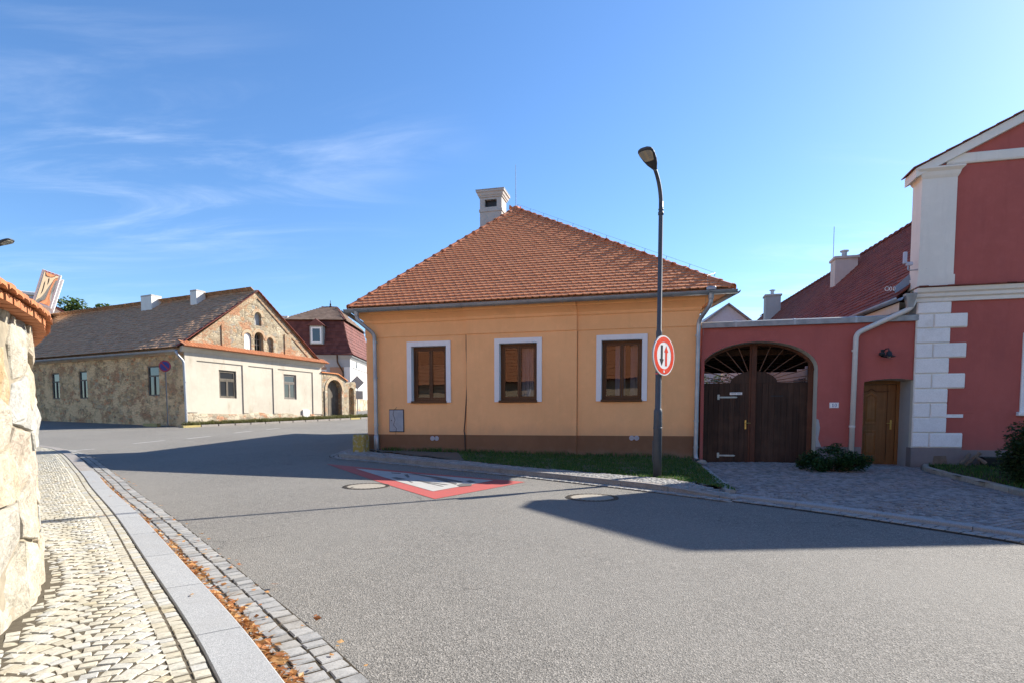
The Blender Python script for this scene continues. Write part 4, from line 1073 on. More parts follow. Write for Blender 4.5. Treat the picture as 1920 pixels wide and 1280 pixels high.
m = MB(); m.box((9.87, GV-.008, 1.648), (10.13, GV-.001, 1.672)); m.build('letter_slot', 'black_metal', gw)
# front door, recessed, with raised panels
m = MB(); dv = .52
m.box((11.70, dv, .11), (11.81, dv+.07, 2.02)); m.box((12.47, dv, .11), (12.58, dv+.07, 2.02)); m.box((11.81, dv+.001, 1.90), (12.47, dv+.07, 2.02)); dr = m.build('door', 'door_wood', gw)
m = MB(); m.add(*bevel_box((11.815, dv+.02, .12), (12.465, dv+.06, 1.895), .004)); m.build('door_leaf', 'door_wood', dr)
def raised(u0, u1, z0, z1, arched):
    top = [(u1, z1), ((u0+u1)/2, z1+.09), (u0, z1)] if arched else [(u1, z1), (u0, z1)]
    pl = [(u0, z0), (u1, z0)] + top; c = ((u0+u1)/2, (z0+z1)/2); loops = []
    for s_, y in ((1., dv+.021), (.98, dv+.008), (.86, dv+.008), (.80, dv+.016), (.62, dv+.004), (.60, dv+.004)): loops.append([(c[0]+(p[0]-c[0])*s_, y, c[1]+(p[1]-c[1])*s_) for p in pl])
    m = MB(); m.loft(loops); m.build('door_panel', 'door_wood', dr)
for u0, u1 in ((11.86, 12.10), (12.18, 12.42)):
    if u0 < 12: raised(u0, u1, 1.02, 1.66, True); raised(u0, u1, .28, .90, False)
m = MB(); m.tube([(11.83, dv+.014, 1.74), (11.90, dv+.012, 1.745), (11.98, dv+.012, 1.80), (12.06, dv+.012, 1.745), (12.2, dv+.012, 1.74), (12.33, dv+.014, 1.75)], .008, 5); m.tube([(12.30, dv+.016, .2), (12.30, dv+.016, 1.88)], .006, 4); m.build('moulding', 'frame_wood', dr)
handle(dr, 12.385, dv+.019, 1.02, 1)
m = MB(); m.box((11.63, .36, .02), (12.62, .52, .11)); m.build('threshold', 'kerb_granite', gw)
# number plate
m = MB(); m.add(*bevel_box((11.0, -.016, 1.375), (11.185, -.001, 1.495), .004)); npl = m.build('number_plate', 'sign_white', gw)
m = MB()
one = [(11.052, 1.400), (11.082, 1.400), (11.082, 1.406), (11.074, 1.408), (11.074, 1.472), (11.066, 1.472), (11.050, 1.458), (11.052, 1.454), (11.061, 1.458), (11.061, 1.408), (11.052, 1.406)]
m.prism(one, (-.0185, -.0165))
ri = [(11.122+.022*math.cos(a), 1.436+.036*math.sin(a)) for a in [2*math.pi*i/18 for i in range(18)]]; rj = [(11.122+.0125*math.cos(a), 1.436+.030*math.sin(a)) for a in [2*math.pi*i/18 for i in range(18)]]
m.wall(ri, [rj], -.0182, .001)
m.build('numeral', 'enamel_blue', npl)
m = MB()
for i in range(9):
    for z in (1.379, 1.484): m.box((11.006+i*.020, -.0175, z), (11.014+i*.020, -.0163, z+.007))
for j in range(4):
    for u in (11.004, 11.174): m.box((u, -.0175, 1.398+j*.022), (u+.007, -.0163, 1.406+j*.022))
m.build('plate_border', 'enamel_blue', npl)
# white downpipe that crosses from the wing's gutter
dpw = downpipe(gw, [(12.50, -.12, 3.55), (12.44, -.12, 3.40), (11.44, -.12, 2.93), (11.43, -.10, .15)], .052, 'white_pipe', [(11.432, -.10, 2.58), (11.43, -.10, .98)])
# barn lamp over the door
m = MB(); m.lathe([(.02, .10), (.035, .095), (.05, .07), (.055, .03), (.10, -.01), (.125, -.02), (.12, -.025), (.05, 0)], (12.06, -.17, 2.45), 16); lp = m.build('wall_lamp', 'black_metal', gw, True)
m = MB(); m.tube([(12.06, -.17, 2.55), (12.05, -.16, 2.60), (12.02, -.08, 2.60), (12.0, -.01, 2.53)], .012, 7); m.add(*bevel_box((11.96, -.02, 2.45), (12.02, -.001, 2.60), .006)); m.lathe([(.05, 0), (.06, .03), (.05, .06), (0, .07)], (11.97, -.05, 2.47), 10); m.build('lamp_arm', 'black_metal', lp)
m = MB(); m.lathe([(.0, -.045), (.03, -.035), (.04, 0), (.03, .03), (0, .03)], (12.06, -.17, 2.45), 10); m.build('bulb', 'lens', lp, True)

# ---- covered passage and yard seen over the gate
WD = Vector((.25, .968))                 # side direction of the red house in house coordinates: close to world (.12, .99)
RWL = Vector((-.116, .993))
pa = thing('passage_roof', YO, ANG, 'dark timber passage roof behind the arched gate', 'roof')
m = MB(); m.box((8.2, .63, 2.78), (11.6, 6.2, 2.90)); m.build('deck', 'gate_wood', pa)
for i in range(6):
    m = MB(); m.box((8.2, .9+i*1.02, 2.64), (11.6, 1.02+i*1.02, 2.779)); m.build('rafter', 'gate_wood', pa)
m = MB(); m.box((8.26, .63, 0), (8.31, 6.2, 2.78)); m.build('side_boards', 'gate_wood', pa)
m = MB(); m.box((11.0, 1.9, 0), (11.1, 2.0, 2.7)); m.build('post', 'gate_beam', pa)
yw = tag(MB().loft([[(u, 9.0, 0), (u, 9.0, 3.0), (u, 9.3, 3.0), (u, 9.3, 0)] for u in (9.66, 10.50)]).build('yard_wall', 'white_plaster'), 'pale wall of the yard seen between the gate bars', 'wall'); yw.location = YO; yw.rotation_euler = (0, 0, ANG)

yb = thing('bush', (6.7, 20.6, G(6.7, 20.6)), 0, 'sunlit green shrub seen through the left bars above the gate', 'bush')
YARD_BUSH = yb
# ================================================================== red gabled house
rh = thing('house', YO, ANG, 'tall dark red gabled house with white quoins at the right edge', 'house')
U0, U1, UM = 12.60, 20.1, 16.34
m = MB(); FV = -.03
wn_ = [rect(14.62, 15.70, 1.30, 2.72), rect(17.0, 18.1, 1.30, 2.72)]
m.wall([(U0, 0), (U1, 0), (U1, 6.2), (UM, 8.02), (U0, 6.2)], wn_, FV, .2)
side = lambda u, z0, z1: [(u, FV, z0), (u+RWL.x*.9, FV+.9, z0), (u+RWL.x*.9, FV+.9, z1), (u, FV, z1)]
m.build('wall', 'red_plaster', rh)
m = MB(); L2 = 26.
a = Vector((U0, FV, 0)); b = Vector((U0+RWL.x*L2, FV+RWL.y*L2, 0)); c = Vector((U1+RWL.x*L2, FV+RWL.y*L2, 0)); d = Vector((U1, FV, 0)); h = Vector((0, 0, 3.55))
m.add([a, b, c, d, a+h, b+h, c+h, d+h], [(0, 1, 5, 4), (1, 2, 6, 5), (2, 3, 7, 6)])
m.build('side_wall', 'grey_wall', rh)
for s_ in (6.2, 9.6, 13.5):
    M = frame_m(a+Vector((RWL.x*s_, RWL.y*s_, 0)), Vector((RWL.x, RWL.y, 0)), Vector((RWL.y, -RWL.x, 0)), Vector((0, 0, 1)))
    m = MB(); m.box((0, -.03, 1.2), (1.0, .02, 2.45), M); m.build('side_window', 'dark_glass', rh)
# upper block return (gable stands above the wing's eaves)
m = MB(); T = .40
m.add([(U0, FV, 3.8), (U0, FV+T, 3.8), (U0, FV+T, 6.2), (U0, FV, 6.2), (U1, FV, 3.8), (U1, FV+T, 3.8), (U1, FV+T, 6.2), (U1, FV, 6.2), (UM, FV+T, 8.02)], [(0, 1, 2, 3), (4, 5, 6, 7), (1, 5, 6, 8, 2)])
m.build('gable_return', 'cream_trim', rh)
m = MB(); m.box((U0-.02, FV-.03, -.05), (13.50, FV+.05, .54)); m.build('plinth', 'grey_plinth', rh)
m = MB(); m.box((13.502, FV-.015, -.05), (U1, FV+.05, .50)); m.build('plinth', 'grey_plinth', rh)
m = MB(); m.prism([(12.96, .0), (13.0, .37), (13.22, .38), (13.24, .30), (13.25, .2), (13.2, 0)], (FV-.035, FV)); m.build('bare_patch', 'log_wood', rh)
# quoins
zs = [.54, .85, 1.165, 1.465, 1.765, 2.075, 2.39, 2.69, 2.995, 3.285, 3.53]
for i in range(10):
    z0, z1 = zs[i]+.012, zs[i+1]-.012
    ends = 13.50 if i % 2 == 0 else 13.20
    if i == 2: cuts = [U0-.02, 12.90, 13.20]
    elif i % 2 == 0: cuts = [U0-.02, 12.90, ends]
    else: cuts = [U0-.02, ends]
    if i == 9: cuts = [U0-.02, 13.20]
    for p, q in zip(cuts, cuts[1:]):
        m = MB(); m.add(*bevel_box((p+.012, FV-.045, z0), (q-(.012 if q != cuts[-1] else 0), FV+.01, z1), .012)); m.build('quoin', 'quoin_white', rh)
    m = MB(); m.box((cuts[0], FV-.018, zs[i]), (cuts[-1], FV+.01, zs[i+1])); m.build('quoin_bed', 'cream_trim', rh)
m = MB(); m.box((12.9, FV-.03, 1.165), (13.5, FV+.01, 1.235)); m.build('quoin_stub', 'quoin_white', rh)
m = MB(); m.add(*bevel_box((13.235, FV-.006, 1.26), (13.70, FV+.02, 1.72), .004)); m.build('flush_panel', 'red_plaster', rh)
# cornice between the storeys, with a course of tiles
def hprof(par, name, u0, u1, prof, mat):
    m = MB(); m.loft([[(u, FV-d, z) for d, z in prof] + [(u, FV+.05, prof[-1][1]), (u, FV+.05, prof[0][1])] for u in (u0, u1)]); return m.build(name, mat, par)
cn = hprof(rh, 'cornice', U0-.06, U1, [(.05, 3.53), (.05, 3.60), (.09, 3.63), (.09, 3.69), (.13, 3.72), (.15, 3.80)], 'cream_trim')
for i in range(44):
    u = U0-.05+i*.17; m = MB(); m.add(*bevel_box((u+.002, FV-.19, 3.803+rnd.uniform(0, .01)), (u+.168, FV+.04, 3.825+rnd.uniform(0, .012)), .004)); m.build('cornice_tile', 'tile_wing', cn)
# corner pilaster of the upper storey
m = MB(); m.box((U0-.03, FV-.06, 3.85), (13.20, FV+T-.02, 6.12)); pl = m.build('pilaster', 'cream_trim', rh)
m = MB(); m.box((U0-.05, FV-.08, 3.84), (13.22, FV+T, 4.06)); m.build('base', 'cream_trim', pl)
m = MB(); m.loft([[(x, y, z) for x, y in ((U0-.03-e, FV-.06-e), (13.20+e, FV-.06-e), (13.20+e, FV+.1), (U0-.03-e, FV+T+e))] for e, z in ((0.004, 6.0), (.03, 6.05), (.05, 6.12), (.10, 6.17), (.10, 6.2))]); m.build('capital', 'cream_trim', pl)
hprof(rh, 'gable_band', 13.0, U1, [(.04, 6.25), (.055, 6.28), (.055, 6.42), (.04, 6.45)], 'cream_trim')
# raking cornice
sl_ = (8.02-6.2)/(UM-U0); m = MB()
for s_, (p, q) in ((1, (U0-.17, UM)), (-1, (U1+.17, UM))):
    zf = lambda u: 8.02-abs(u-UM)*sl_
    m.loft([[(u, FV-.12, zf(u)-.09), (u, FV-.12, zf(u)+.09), (u, FV+.44, zf(u)+.09), (u, FV+.44, zf(u)-.09)] for u in (p, q)])
m.build('raking_cornice', 'cream_trim', rh)
rt = MB()
for s_, (p, q) in ((1, (U0-.23, UM)), (-1, (U1+.23, UM))):
    n = 14
    for i in range(n):
        u_a, u_b = p+(q-p)*i/n, p+(q-p)*(i+1.15)/n; zf = lambda u: 8.02-abs(u-UM)*sl_+.10
        m = MB(); lift_ = .014
        m.loft([[(u, FV-.16, zf(u)+e), (u, FV+.47, zf(u)+e), (u, FV+.47, zf(u)+e+.022), (u, FV-.16, zf(u)+e+.022)] for u, e in ((u_a, lift_), (u_b, 0.))]); m.build('verge_tile', 'old_zinc' if 0 else 'tile_wing', rh)
m = MB(); m.box((13.05, FV-.09, 3.9), (13.06, FV-.085, 3.91)); 
# window with white surround at the right edge of the photo
for (u0, u1, z0, z1) in ((14.62, 15.70, 1.30, 2.72), (17.0, 18.1, 1.30, 2.72)):
    m = MB(); s_ = .13
    m.box((u0-s_, FV-.035, z0-.02), (u0, FV+.01, z1)); m.box((u1, FV-.035, z0-.02), (u1+s_, FV+.01, z1)); m.box((u0-s_, FV-.036, z1), (u1+s_, FV+.01, z1+s_)); m.build('window_surround', 'quoin_white', rh)
    w = window_part(rh, u0, u1, z0, z1, FV+.13, .06, 'frame_wood', 'dark_glass'); m = MB(); m.add(*bevel_box((u0-s_-.05, FV-.10, z0-.10), (u1+s_+.05, FV+.02, z0-.02), .01)); m.build('sill', 'quoin_white', w)
# roof of the wing
P0 = Vector((U0-.32, FV+.25, 3.66)); w3r = Vector((RWL.x, RWL.y, 0)); P1 = P0+w3r*25; R0 = Vector((UM+RWL.x*.42, FV+.42, 7.48)); R1 = R0+w3r*24.5; Q0 = Vector((U1+.32, FV+.25, 3.66)); Q1 = Q0+w3r*25
m = MB(); m.add([P0, P1, R1, R0, Q0, Q1], [(0, 1, 2, 3), (4, 3, 2, 5), (1, 5, 2)]); wr = m.build('roof', 'tile_wing', rh)
plane_tiles(wr, P1, P0, [R0, R1], .22, .20, .36, .018, 'tile_wing', 'roof_tile', 120)
m = MB(); m.add([Q0+Vector((0, 0, .03)), Q1+Vector((0, 0, .03)), R1+Vector((0, 0, .03)), R0+Vector((0, 0, .03))], [(0, 1, 2, 3)]); m.build('far_slope', 'tile_wing', wr)
hip(wr, R0+Vector((0, 0, .03)), R1+Vector((0, 0, .03)), .11, .36, 'tile_wing')
m = MB(); half_gutter(m, tuple(P0+Vector((-.05, -.36, -.02))), tuple(P1+Vector((-.05, 0, -.02))), .075); gt = m.build('gutter', 'zinc', rh, True)
m = MB(); m.add([P0+Vector((0, -.2, -.10)), P1+Vector((0, 0, -.10)), P1+Vector((.35, 0, -.13)), P0+Vector((.35, -.2, -.13)), P0+Vector((0, -.2, -.28)), P1+Vector((0, 0, -.28))], [(0, 1, 2, 3), (0, 1, 5, 4)]); m.build('eave_board', 'cream_reveal', rh)
m = MB(); m.loft([[(12.42+sx*e, -.13+sy*e*.8, z) for sx, sy in ((-1, -1), (1, -1), (1, 1), (-1, 1))] for e, z in ((.055, 3.42), (.06, 3.48), (.10, 3.66), (.105, 3.70))]); m.build('hopper', 'old_zinc', rh)
# verdigris flashing beside the pilaster and the little antenna
m = MB(); m.add([(12.30, .35, 3.95), (12.58, .35, 4.22), (12.58, .38, 4.22), (12.30, .38, 3.95), (12.28, .25, 3.80), (12.58, .25, 4.0), (12.28, .27, 3.80), (12.58, .27, 4.0)], [(0, 1, 5, 4), (3, 2, 7, 6), (0, 1, 2, 3)]); m.build('flashing', 'old_zinc', rh)
m = MB(); m.tube([(12.72, -.08, 4.20), (12.42, -.02, 4.20), (12.40, -.02, 4.22), (12.40, -.02, 4.32)], .013, 6); an = m.build('antenna_arm', 'zinc', rh)
m = MB(); m.add(*bevel_box((12.30, -.06, 4.34), (12.37, .0, 4.58), .01)); m.add(*bevel_box((12.36, -.05, 4.30), (12.48, .01, 4.37), .01)); m.build('antenna', 'vent_plastic', an)
for k_ in range(3):
    m = MB(); c_ = Vector((12.05+k_*.07, .05, 3.86)); m.tube([c_+Vector((.04*math.cos(t)*(1 if k_ == 0 else .45), .01*k_, .04*math.sin(t))) for t in [2*math.pi*i/14 for i in range(15)]], .006, 5); m.build('cable_loop', 'sign_white', gt)
m = MB()
# chimneys behind the wing
def chimney(par, x, y, z0, z1, w, d, mat, capm, pot):
    m = MB(); m.box((x-w/2, y-d/2, z0), (x+w/2, y+d/2, z1)); o = m.build('chimney', mat, par)
    e = .05 if pot else .008
    m = MB(); m.add(*bevel_box((x-w/2-e, y-d/2-e, z1), (x+w/2+e, y+d/2+e, z1+.09), .006)); m.build('chimney_cap', capm, o)
    if pot:
        m = MB(); m.lathe([(.09, 0), (.09, .22), (.15, .23), (.15, .26), (.03, .30), (0, .30)], (x, y, z1+.09), 12); m.build('cowl', 'zinc', o)
    return o
def loc_h(X, Y):                         # world -> house coordinates
    dx_, dy_ = X-YO[0], Y-YO[1]; return dx_*math.cos(ANG)+dy_*math.sin(ANG), -dx_*math.sin(ANG)+dy_*math.cos(ANG)
x, y = loc_h(11.85, 21.5); chimney(rh, x, y, 5.5, 6.95, .74, .6, 'chimney_plaster', 'chimney_plaster', True)
x, y = loc_h(12.9, 30.0); chimney(rh, x, y, 5., 7.42, .72, .6, 'grey_wall', 'chimney_plaster', True)
m = MB(); x, y = loc_h(11.5, 21.6); m.tube([(x, y, 6), (x, y, 8.2)], .012, 5); m.build('aerial_rod', 'zinc', rh)
# shed gable behind the gate wall
sh = thing('shed', (8.0, 22.6, G(7.75, 22.6)), -.05, 'small shed with blue-grey sheet-metal gable behind the gate wall', 'shed')
zb = G(7.75, 22.6)
m = MB(); m.prism([(-1.6, 0), (1.6, 0), (1.6, 4.35-zb), (0, 5.55-zb), (-1.6, 4.35-zb)], (0, 4)); m.build('wall', 'metal_shed', sh)
m = MB()
for s_ in (-1, 1): m.loft([[(s_*1.85, y, 4.17-zb), (0, y, 5.56-zb), (0, y, 5.62-zb), (s_*1.87, y, 4.22-zb)] for y in (-.15, 4.2)])
m.build('roof', 'old_zinc', sh)
# ================================================================== old stone house on the left
LO = (-15.74, 27.0, 0); LA = math.atan2(.9096, .4156)
lh = thing('house', LO, LA, 'long old stone house with dark tile roof and bare stone gable', 'house')
# local x runs along the white front, local y into the house, so the street side wall is the plane x = 0
FW, DL, EZ, RZ = 8.7, 27.0, 4.46, 7.88
hol = [rect(1.80, 2.79, 2.24, 3.62), rect(5.85, 6.77, 2.32, 3.71)]
m = MB(); m.wall([(0, 0.3), (FW, 0.3), (FW, 4.6), (0, 4.6)], hol, 0, .16); m.build('front_wall', 'old_white_plaster', lh)
# shallow raised frames of the panels
for u0, u1 in ((0., .60), (3.16, 3.50), (5.10, 5.42), (8.0, FW)):
    m = MB(); m.box((u0, -.045, 1.50), (u1, .01, 3.98)); m.build('lesene', 'old_white_plaster', lh)
m = MB(); m.box((0, -.046, 3.96), (FW, .01, 4.38)); m.build('frieze', 'old_white_plaster', lh)
m = MB(); m.loft([[(u, -d, z) for d, z in ((.05, 4.30), (.10, 4.36), (.16, 4.46), (.26, 4.50), (.26, 4.56))] + [(u, .05, 4.56), (u, .05, 4.30)] for u in (-.15, FW+.15)]); m.build('cornice', 'old_white_plaster', lh)
# crumbling base
r = random.Random(4); m = MB(); loops = []
for i in range(46):
    u = FW*i/45; h = 1.45+.10*noise.noise(Vector((u*1.1, 7, 0)))+(.0 if not 3.2 < u < 6.4 else .05); o_ = .05+.05*noise.noise(Vector((u*1.7, 1, 2)))
    loops.append([(u, -.06-o_*.9-.06, .3), (u, -.07-o_, .95), (u, -.055-o_*.4, h-.1), (u, -.045, h), (u, .05, h), (u, .05, .3)])
m.loft(loops); m.build('base', 'rubble_base', lh)
m = MB(); m.add(*bevel_box((2.75, -.35, .5), (5.2, -.08, 1.02), .04)); m.build('stone_bench', 'rubble_base', lh)
m = MB(); m.add(*bevel_box((7.15, -.10, 1.30), (7.62, .0, 1.74), .01)); m.build('meter_box', 'sign_white', lh)
m = MB(); m.box((7.16, -.085, 1.0), (7.6, -.04, 1.29)); m.build('brick_patch', 'old_brick', lh)
for (u0, u1, z0, z1), mt in (((1.80, 2.79, 2.24, 3.62), 'old_wood'), ((5.85, 6.77, 2.32, 3.71), 'grey_frame')):
    w = window_part(lh, u0, u1, z0, z1, .05, .06, mt, 'sky_glass', 2, z1-.48, 'window', False, .05)
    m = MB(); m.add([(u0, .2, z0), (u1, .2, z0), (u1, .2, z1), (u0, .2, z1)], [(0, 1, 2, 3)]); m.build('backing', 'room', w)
# stone gable with niches and small arched opening
def arch_hole(u0, u1, z0, z1): return [(u0, z0), (u1, z0)] + [((u0+u1)/2+(u1-u0)/2*math.cos(a), z1-(u1-u0)/2+(u1-u0)/2*math.sin(a)) for a in [math.pi*i/10 for i in range(11)]]
GU = 4.25; niches = [(3.38, 3.82, 4.75, 5.66, .05), (4.02, 4.60, 4.78, 5.78, .35), (4.82, 5.26, 4.72, 5.60, .14), (4.06, 4.50, 6.12, 6.82, .16)]
nh = [arch_hole(*n_[:4]) for n_ in niches]
m = MB(); m.wall([(0.1, 4.5), (FW-.1, 4.5), (GU, RZ-.04)], nh, .06, .05, False)
for h, n_ in zip(nh, niches): m.ring(h, .06, .06+n_[4])
m.build('gable', 'rubble_gable', lh)
for h, n_, mt in zip(nh, niches, ('white_plaster', 'black_metal', 'rubble_gable', 'grey_wall')):
    m = MB(); m.wall(h, [], .06+n_[4], 0); m.build('niche_back', mt, lh)
    # brick heads
    u0, u1, z0, z1 = n_[:4]; c = (u0+u1)/2; rr = (u1-u0)/2; zc = z1-rr; loops = []
    for i in range(13):
        a = math.pi*i/12; loops.append([(c+k_*math.cos(a), y, zc+k_*math.sin(a)) for k_, y in ((rr+.005, .04), (rr+.16, .04), (rr+.16, .07), (rr+.005, .07))])
    m = MB(); m.loft(loops); m.build('brick_head', 'old_brick', lh)
m = MB(); u0, u1, z0, z1 = niches[1][:4]
for x in (u0+.02, (u0+u1)/2, u1-.05): m.box((x, .25, z0), (x+.035, .29, z1-.1))
for z in (z0+.02, z0+.35, z0+.62): m.box((u0, .252, z), (u1, .288, z+.03))
m.build('gable_window', 'grey_frame', lh)
# brick borders of the gable: raked edges and two strips
for s_ in (-1, 1):
    m = MB(); a = Vector((GU+s_*4.32, .02, 4.5)); b = Vector((GU, .02, RZ)); d = Vector((0, 0, -.34))
    m.add([a, b, b+d, a+Vector((-s_*.42, 0, 0)), a+Vector((0, .2, 0)), b+Vector((0, .2, 0)), b+d+Vector((0, .05, 0)), a+Vector((-s_*.5, .05, 0))], [(0, 1, 2, 3), (0, 1, 5, 4), (3, 2, 6, 7)]); m.build('raked_brick', 'rubble_brick', lh)
for u in (2.05, 6.02):
    m = MB(); zt = RZ-abs(u+.22-GU)/4.3*3.5-.35; m.box((u, .012, 4.6), (u+.46, .07, zt)); m.build('brick_strip', 'rubble_brick', lh)
# tiled ledge at the foot of the gable
led = MB(); led.add([(-.25, -.36, 4.55), (FW+.35, -.36, 4.55), (FW+.2, .10, 4.78), (-.1, .10, 4.78), (-.25, -.30, 4.52), (FW+.35, -.30, 4.52)], [(0, 1, 2, 3), (0, 1, 5, 4)]); led = led.build('ledge', 'tile_coping', lh)
n = 52
for i in range(n):
    u = -.24+(FW+.55)*i/n; w_ = (FW+.55)/n
    m = MB(); k_ = 5; loops = []
    for y, z, e in ((-.40, 4.56, 1.), (.06, 4.79, .92)):
        loops.append([(u+w_/2+w_*.5*e*math.cos(math.pi*j/k_), y, z+.045*math.sin(math.pi*j/k_)) for j in range(k_+1)])
    m.loft(loops, True, False); m.build('ledge_tile', 'tile_coping', led)
# street side wall
S3 = lambda s_, z, o_=0: (-o_, s_, z)    # s along the side, o outward
side_w = [(10.15, 10.86, 2.28, 3.68), (7.63, 8.34, 2.27, 3.70), (1.83, 2.68, 2.31, 3.74)]
M90 = Matrix(((0, -1, 0, 0), (1, 0, 0, 0), (0, 0, 1, 0), (0, 0, 0, 1)))   # (s, depth, z) -> house; depth -> -x is outward, so use negative depth outward
def sidemesh(mb): mb.v = [(p[1], p[0], p[2]) for p in mb.v]; return mb
m = MB(); m.wall([(0, .3), (DL, .3), (DL, EZ), (0, EZ)], [rect(*w_) for w_ in side_w], 0, .15); sidemesh(m).build('side_wall', 'rubble_side', lh)
for w_ in side_w:
    e = bpy.data.objects.new('window', None)
    m = MB(); s0, s1, z0, z1 = w_; fw = .06
    m.box((s0, .03, z0), (s0+fw, .10, z1)); m.box((s1-fw, .03, z0), (s1, .10, z1)); m.box((s0+fw, .031, z0), (s1-fw, .10, z0+fw)); m.box((s0+fw, .031, z1-fw), (s1-fw, .10, z1)); m.box((s0+fw, .032, z1-.50), (s1-fw, .10, z1-.44)); m.box(((s0+s1)/2-.03, .033, z0+fw), ((s0+s1)/2+.03, .10, z1-.50))
    w = sidemesh(m).build('window', 'old_wood', lh)
    mid = (s0+s1)/2
    for a, b, c, d in ((s0+fw, mid-.03, z0+fw, z1-.50), (mid+.03, s1-fw, z0+fw, z1-.50), (s0+fw, s1-fw, z1-.44, z1-fw)):
        m = MB(); m.add([(a, .07, c), (b, .07, c), (b, .07, d), (a, .07, d)], [(0, 1, 2, 3)]); sidemesh(m).build('pane', 'dark_glass', w)
    bpy.data.objects.remove(e)
m = MB(); m.box((0, -.05, 4.2), (DL, .02, EZ+.05)); sidemesh(m).build('eave_course', 'old_brick', lh)
# back and far walls
m = MB(); m.add([(FW, 0, .3), (FW, DL, .3), (FW, DL, EZ), (FW, 0, EZ), (0, DL, .3), (0, DL, EZ), (GU, DL, RZ)], [(0, 1, 2, 3), (4, 1, 2, 6, 5)]); m.build('rear_wall', 'rubble_side', lh)
# roof
A0, A1 = Vector((-.32, DL, 4.48)), Vector((-.32, .0, 4.48)); B1, B0 = Vector((GU, 0.0, RZ)), Vector((GU, DL, RZ)); C0, C1 = Vector((FW+.28, DL, 4.36)), Vector((FW+.28, 0., 4.36))
m = MB(); m.add([A0, A1, B1, B0, C0, C1], [(0, 1, 2, 3), (5, 4, 3, 2), (0, 3, 4)]); lr = m.build('roof', 'tile_old', lh)
plane_tiles(lr, A0, A1, [B1, B0], .19, .25, .40, .020, 'tile_old', 'roof_tile', 0, tail='flat', jit=.016)
plane_tiles(lr, C1, C0, [B0, B1], .38, .47, .62, .026, 'tile_old', 'far_tile', 0, tail='flat')
hip(lr, B0+Vector((0, 0, .01)), B1+Vector((0, 0, .01)), .11, .40, 'tile_old')
# tiles along the gable's verges
for s_, (p, q) in ((-1, (A1, B1)), (1, (C1, B1))):
    n = 22; t = q-p
    for i in range(n):
        a = p+t*(i/n); b = p+t*((i+1.1)/n); m = MB()
        m.loft([[(c.x, -.10, c.z+e), (c.x, .12, c.z+e), (c.x, .12, c.z+e+.03), (c.x, -.10, c.z+e+.03)] for c, e in ((a, .055), (b, .03))]); m.build('verge_tile', 'tile_wing', lr)
m = MB(); gtp = [(-.36, DL-.2, 4.36), (-.36, -.02, 4.36)]; half_gutter(m, gtp[0], gtp[1], .075); m.build('gutter', 'zinc', lh, True)
downpipe(lh, [(-.36, .05, 4.36), (-.36, .02, 4.22), (-.10, -.12, 3.85), (-.08, -.14, .95), (-.10, -.22, .88)], .05, 'zinc', [(-.085, -.14, 2.9), (-.085, -.14, 1.6)])
# two chimneys
for s_, h in ((2.9, 8.35), (6.9, 8.45)): pass
for x_, y_, z1, w_, d_ in ((3.8, 4.05, 8.12, .55, .5), (3.9, 8.2, 8.22, .6, .95)): chimney(lh, x_, y_, 7.0, z1, w_, d_, 'white_plaster', 'chimney_plaster', False)
m = MB(); m.tube([(5.5, 3.4, 6.9), (5.5, 3.4, 8.35)], .014, 5); m.tube([(4.9, 3.4, 8.33), (5.6, 3.4, 8.33)], .01, 5); m.tube([(5.45, 3.4, 7.9), (5.6, 3.3, 7.85)], .02, 5); m.build('aerial', 'zinc', lh)

# ================================================================== arched stone gateway beyond the old house
gt2 = thing('gateway', LO, LA, 'rubble stone gateway with arched grey wooden gate beside the old house', 'gateway')
go = [(9.12, .8)] + [(9.78+.66*math.cos(math.pi-a), 2.98+.66*math.sin(a)) for a in [math.pi*i/16 for i in range(17)]] + [(10.44, .8)]
m = MB(); m.wall([(8.72, .8)] + go + [(10.9, .8), (10.9, 3.62), (10.0, 4.02), (8.72, 3.98)], [], -.05, 0)
m.ring(go, -.05, .45, False); m.add([(8.72, -.05, 3.98), (10.0, -.05, 4.02), (10.9, -.05, 3.62), (10.9, .5, 3.62), (10.0, .5, 4.02), (8.72, .5, 3.98), (10.9, -.05, .8), (10.9, .5, .8)], [(0, 1, 4, 5), (1, 2, 3, 4), (2, 6, 7, 3)]); m.build('wall', 'rubble_gable', gt2)
loops = []
for i in range(17):
    a = math.pi*i/16; loops.append([(9.78+k_*math.cos(a), y, 2.98+k_*math.sin(a)) for k_, y in ((.66, -.09), (.84, -.09), (.84, -.04), (.66, -.04))])
m = MB(); m.loft(loops); m.build('arch_ring', 'old_brick', gt2)
for u in (9.0, 10.46): m = MB(); m.add(*bevel_box((u-.12, -.12, .8), (u+.12, -.04, 2.95), .02)); m.build('jamb', 'rubble_base', gt2)
for i in range(9):
    u = 9.13+i*.146; top = 2.98+math.sqrt(max(0, .66**2-(u+.073-9.78)**2)); m = MB(); m.add(*bevel_box((u+.003, .25+rnd.uniform(0, .01), 1.12), (u+.143, .30, top), .006)); m.build('gate_plank', 'old_wood', gt2)
for i in range(8):
    x0, x1 = 8.66+i*.285, 8.66+(i+1)*.285; zf = lambda x: 4.0 if x < 10 else 4.02-(x-10)*.44
    m = MB(); m.loft([[(x, -.14, zf(x)+.0), (x, .58, zf(x)+.0), (x, .58, zf(x)+.06), (x, -.14, zf(x)+.06)] for x in (x0+.004, x1-.004)]); m.build('coping_tile', 'tile_orange', gt2)
lw = thing('stone_wall', LO, LA, 'ruined low stone wall with blind arch right of the gateway', 'wall')
m = MB(); m.wall([(10.92, .9), (11.8, .9), (11.8, 3.5), (11.7, 3.62), (11.5, 3.60), (10.92, 3.55)], [arch_hole(11.12, 11.62, 1.2, 3.25)], 0, .25); m.build('wall', 'rubble_gable', lw)
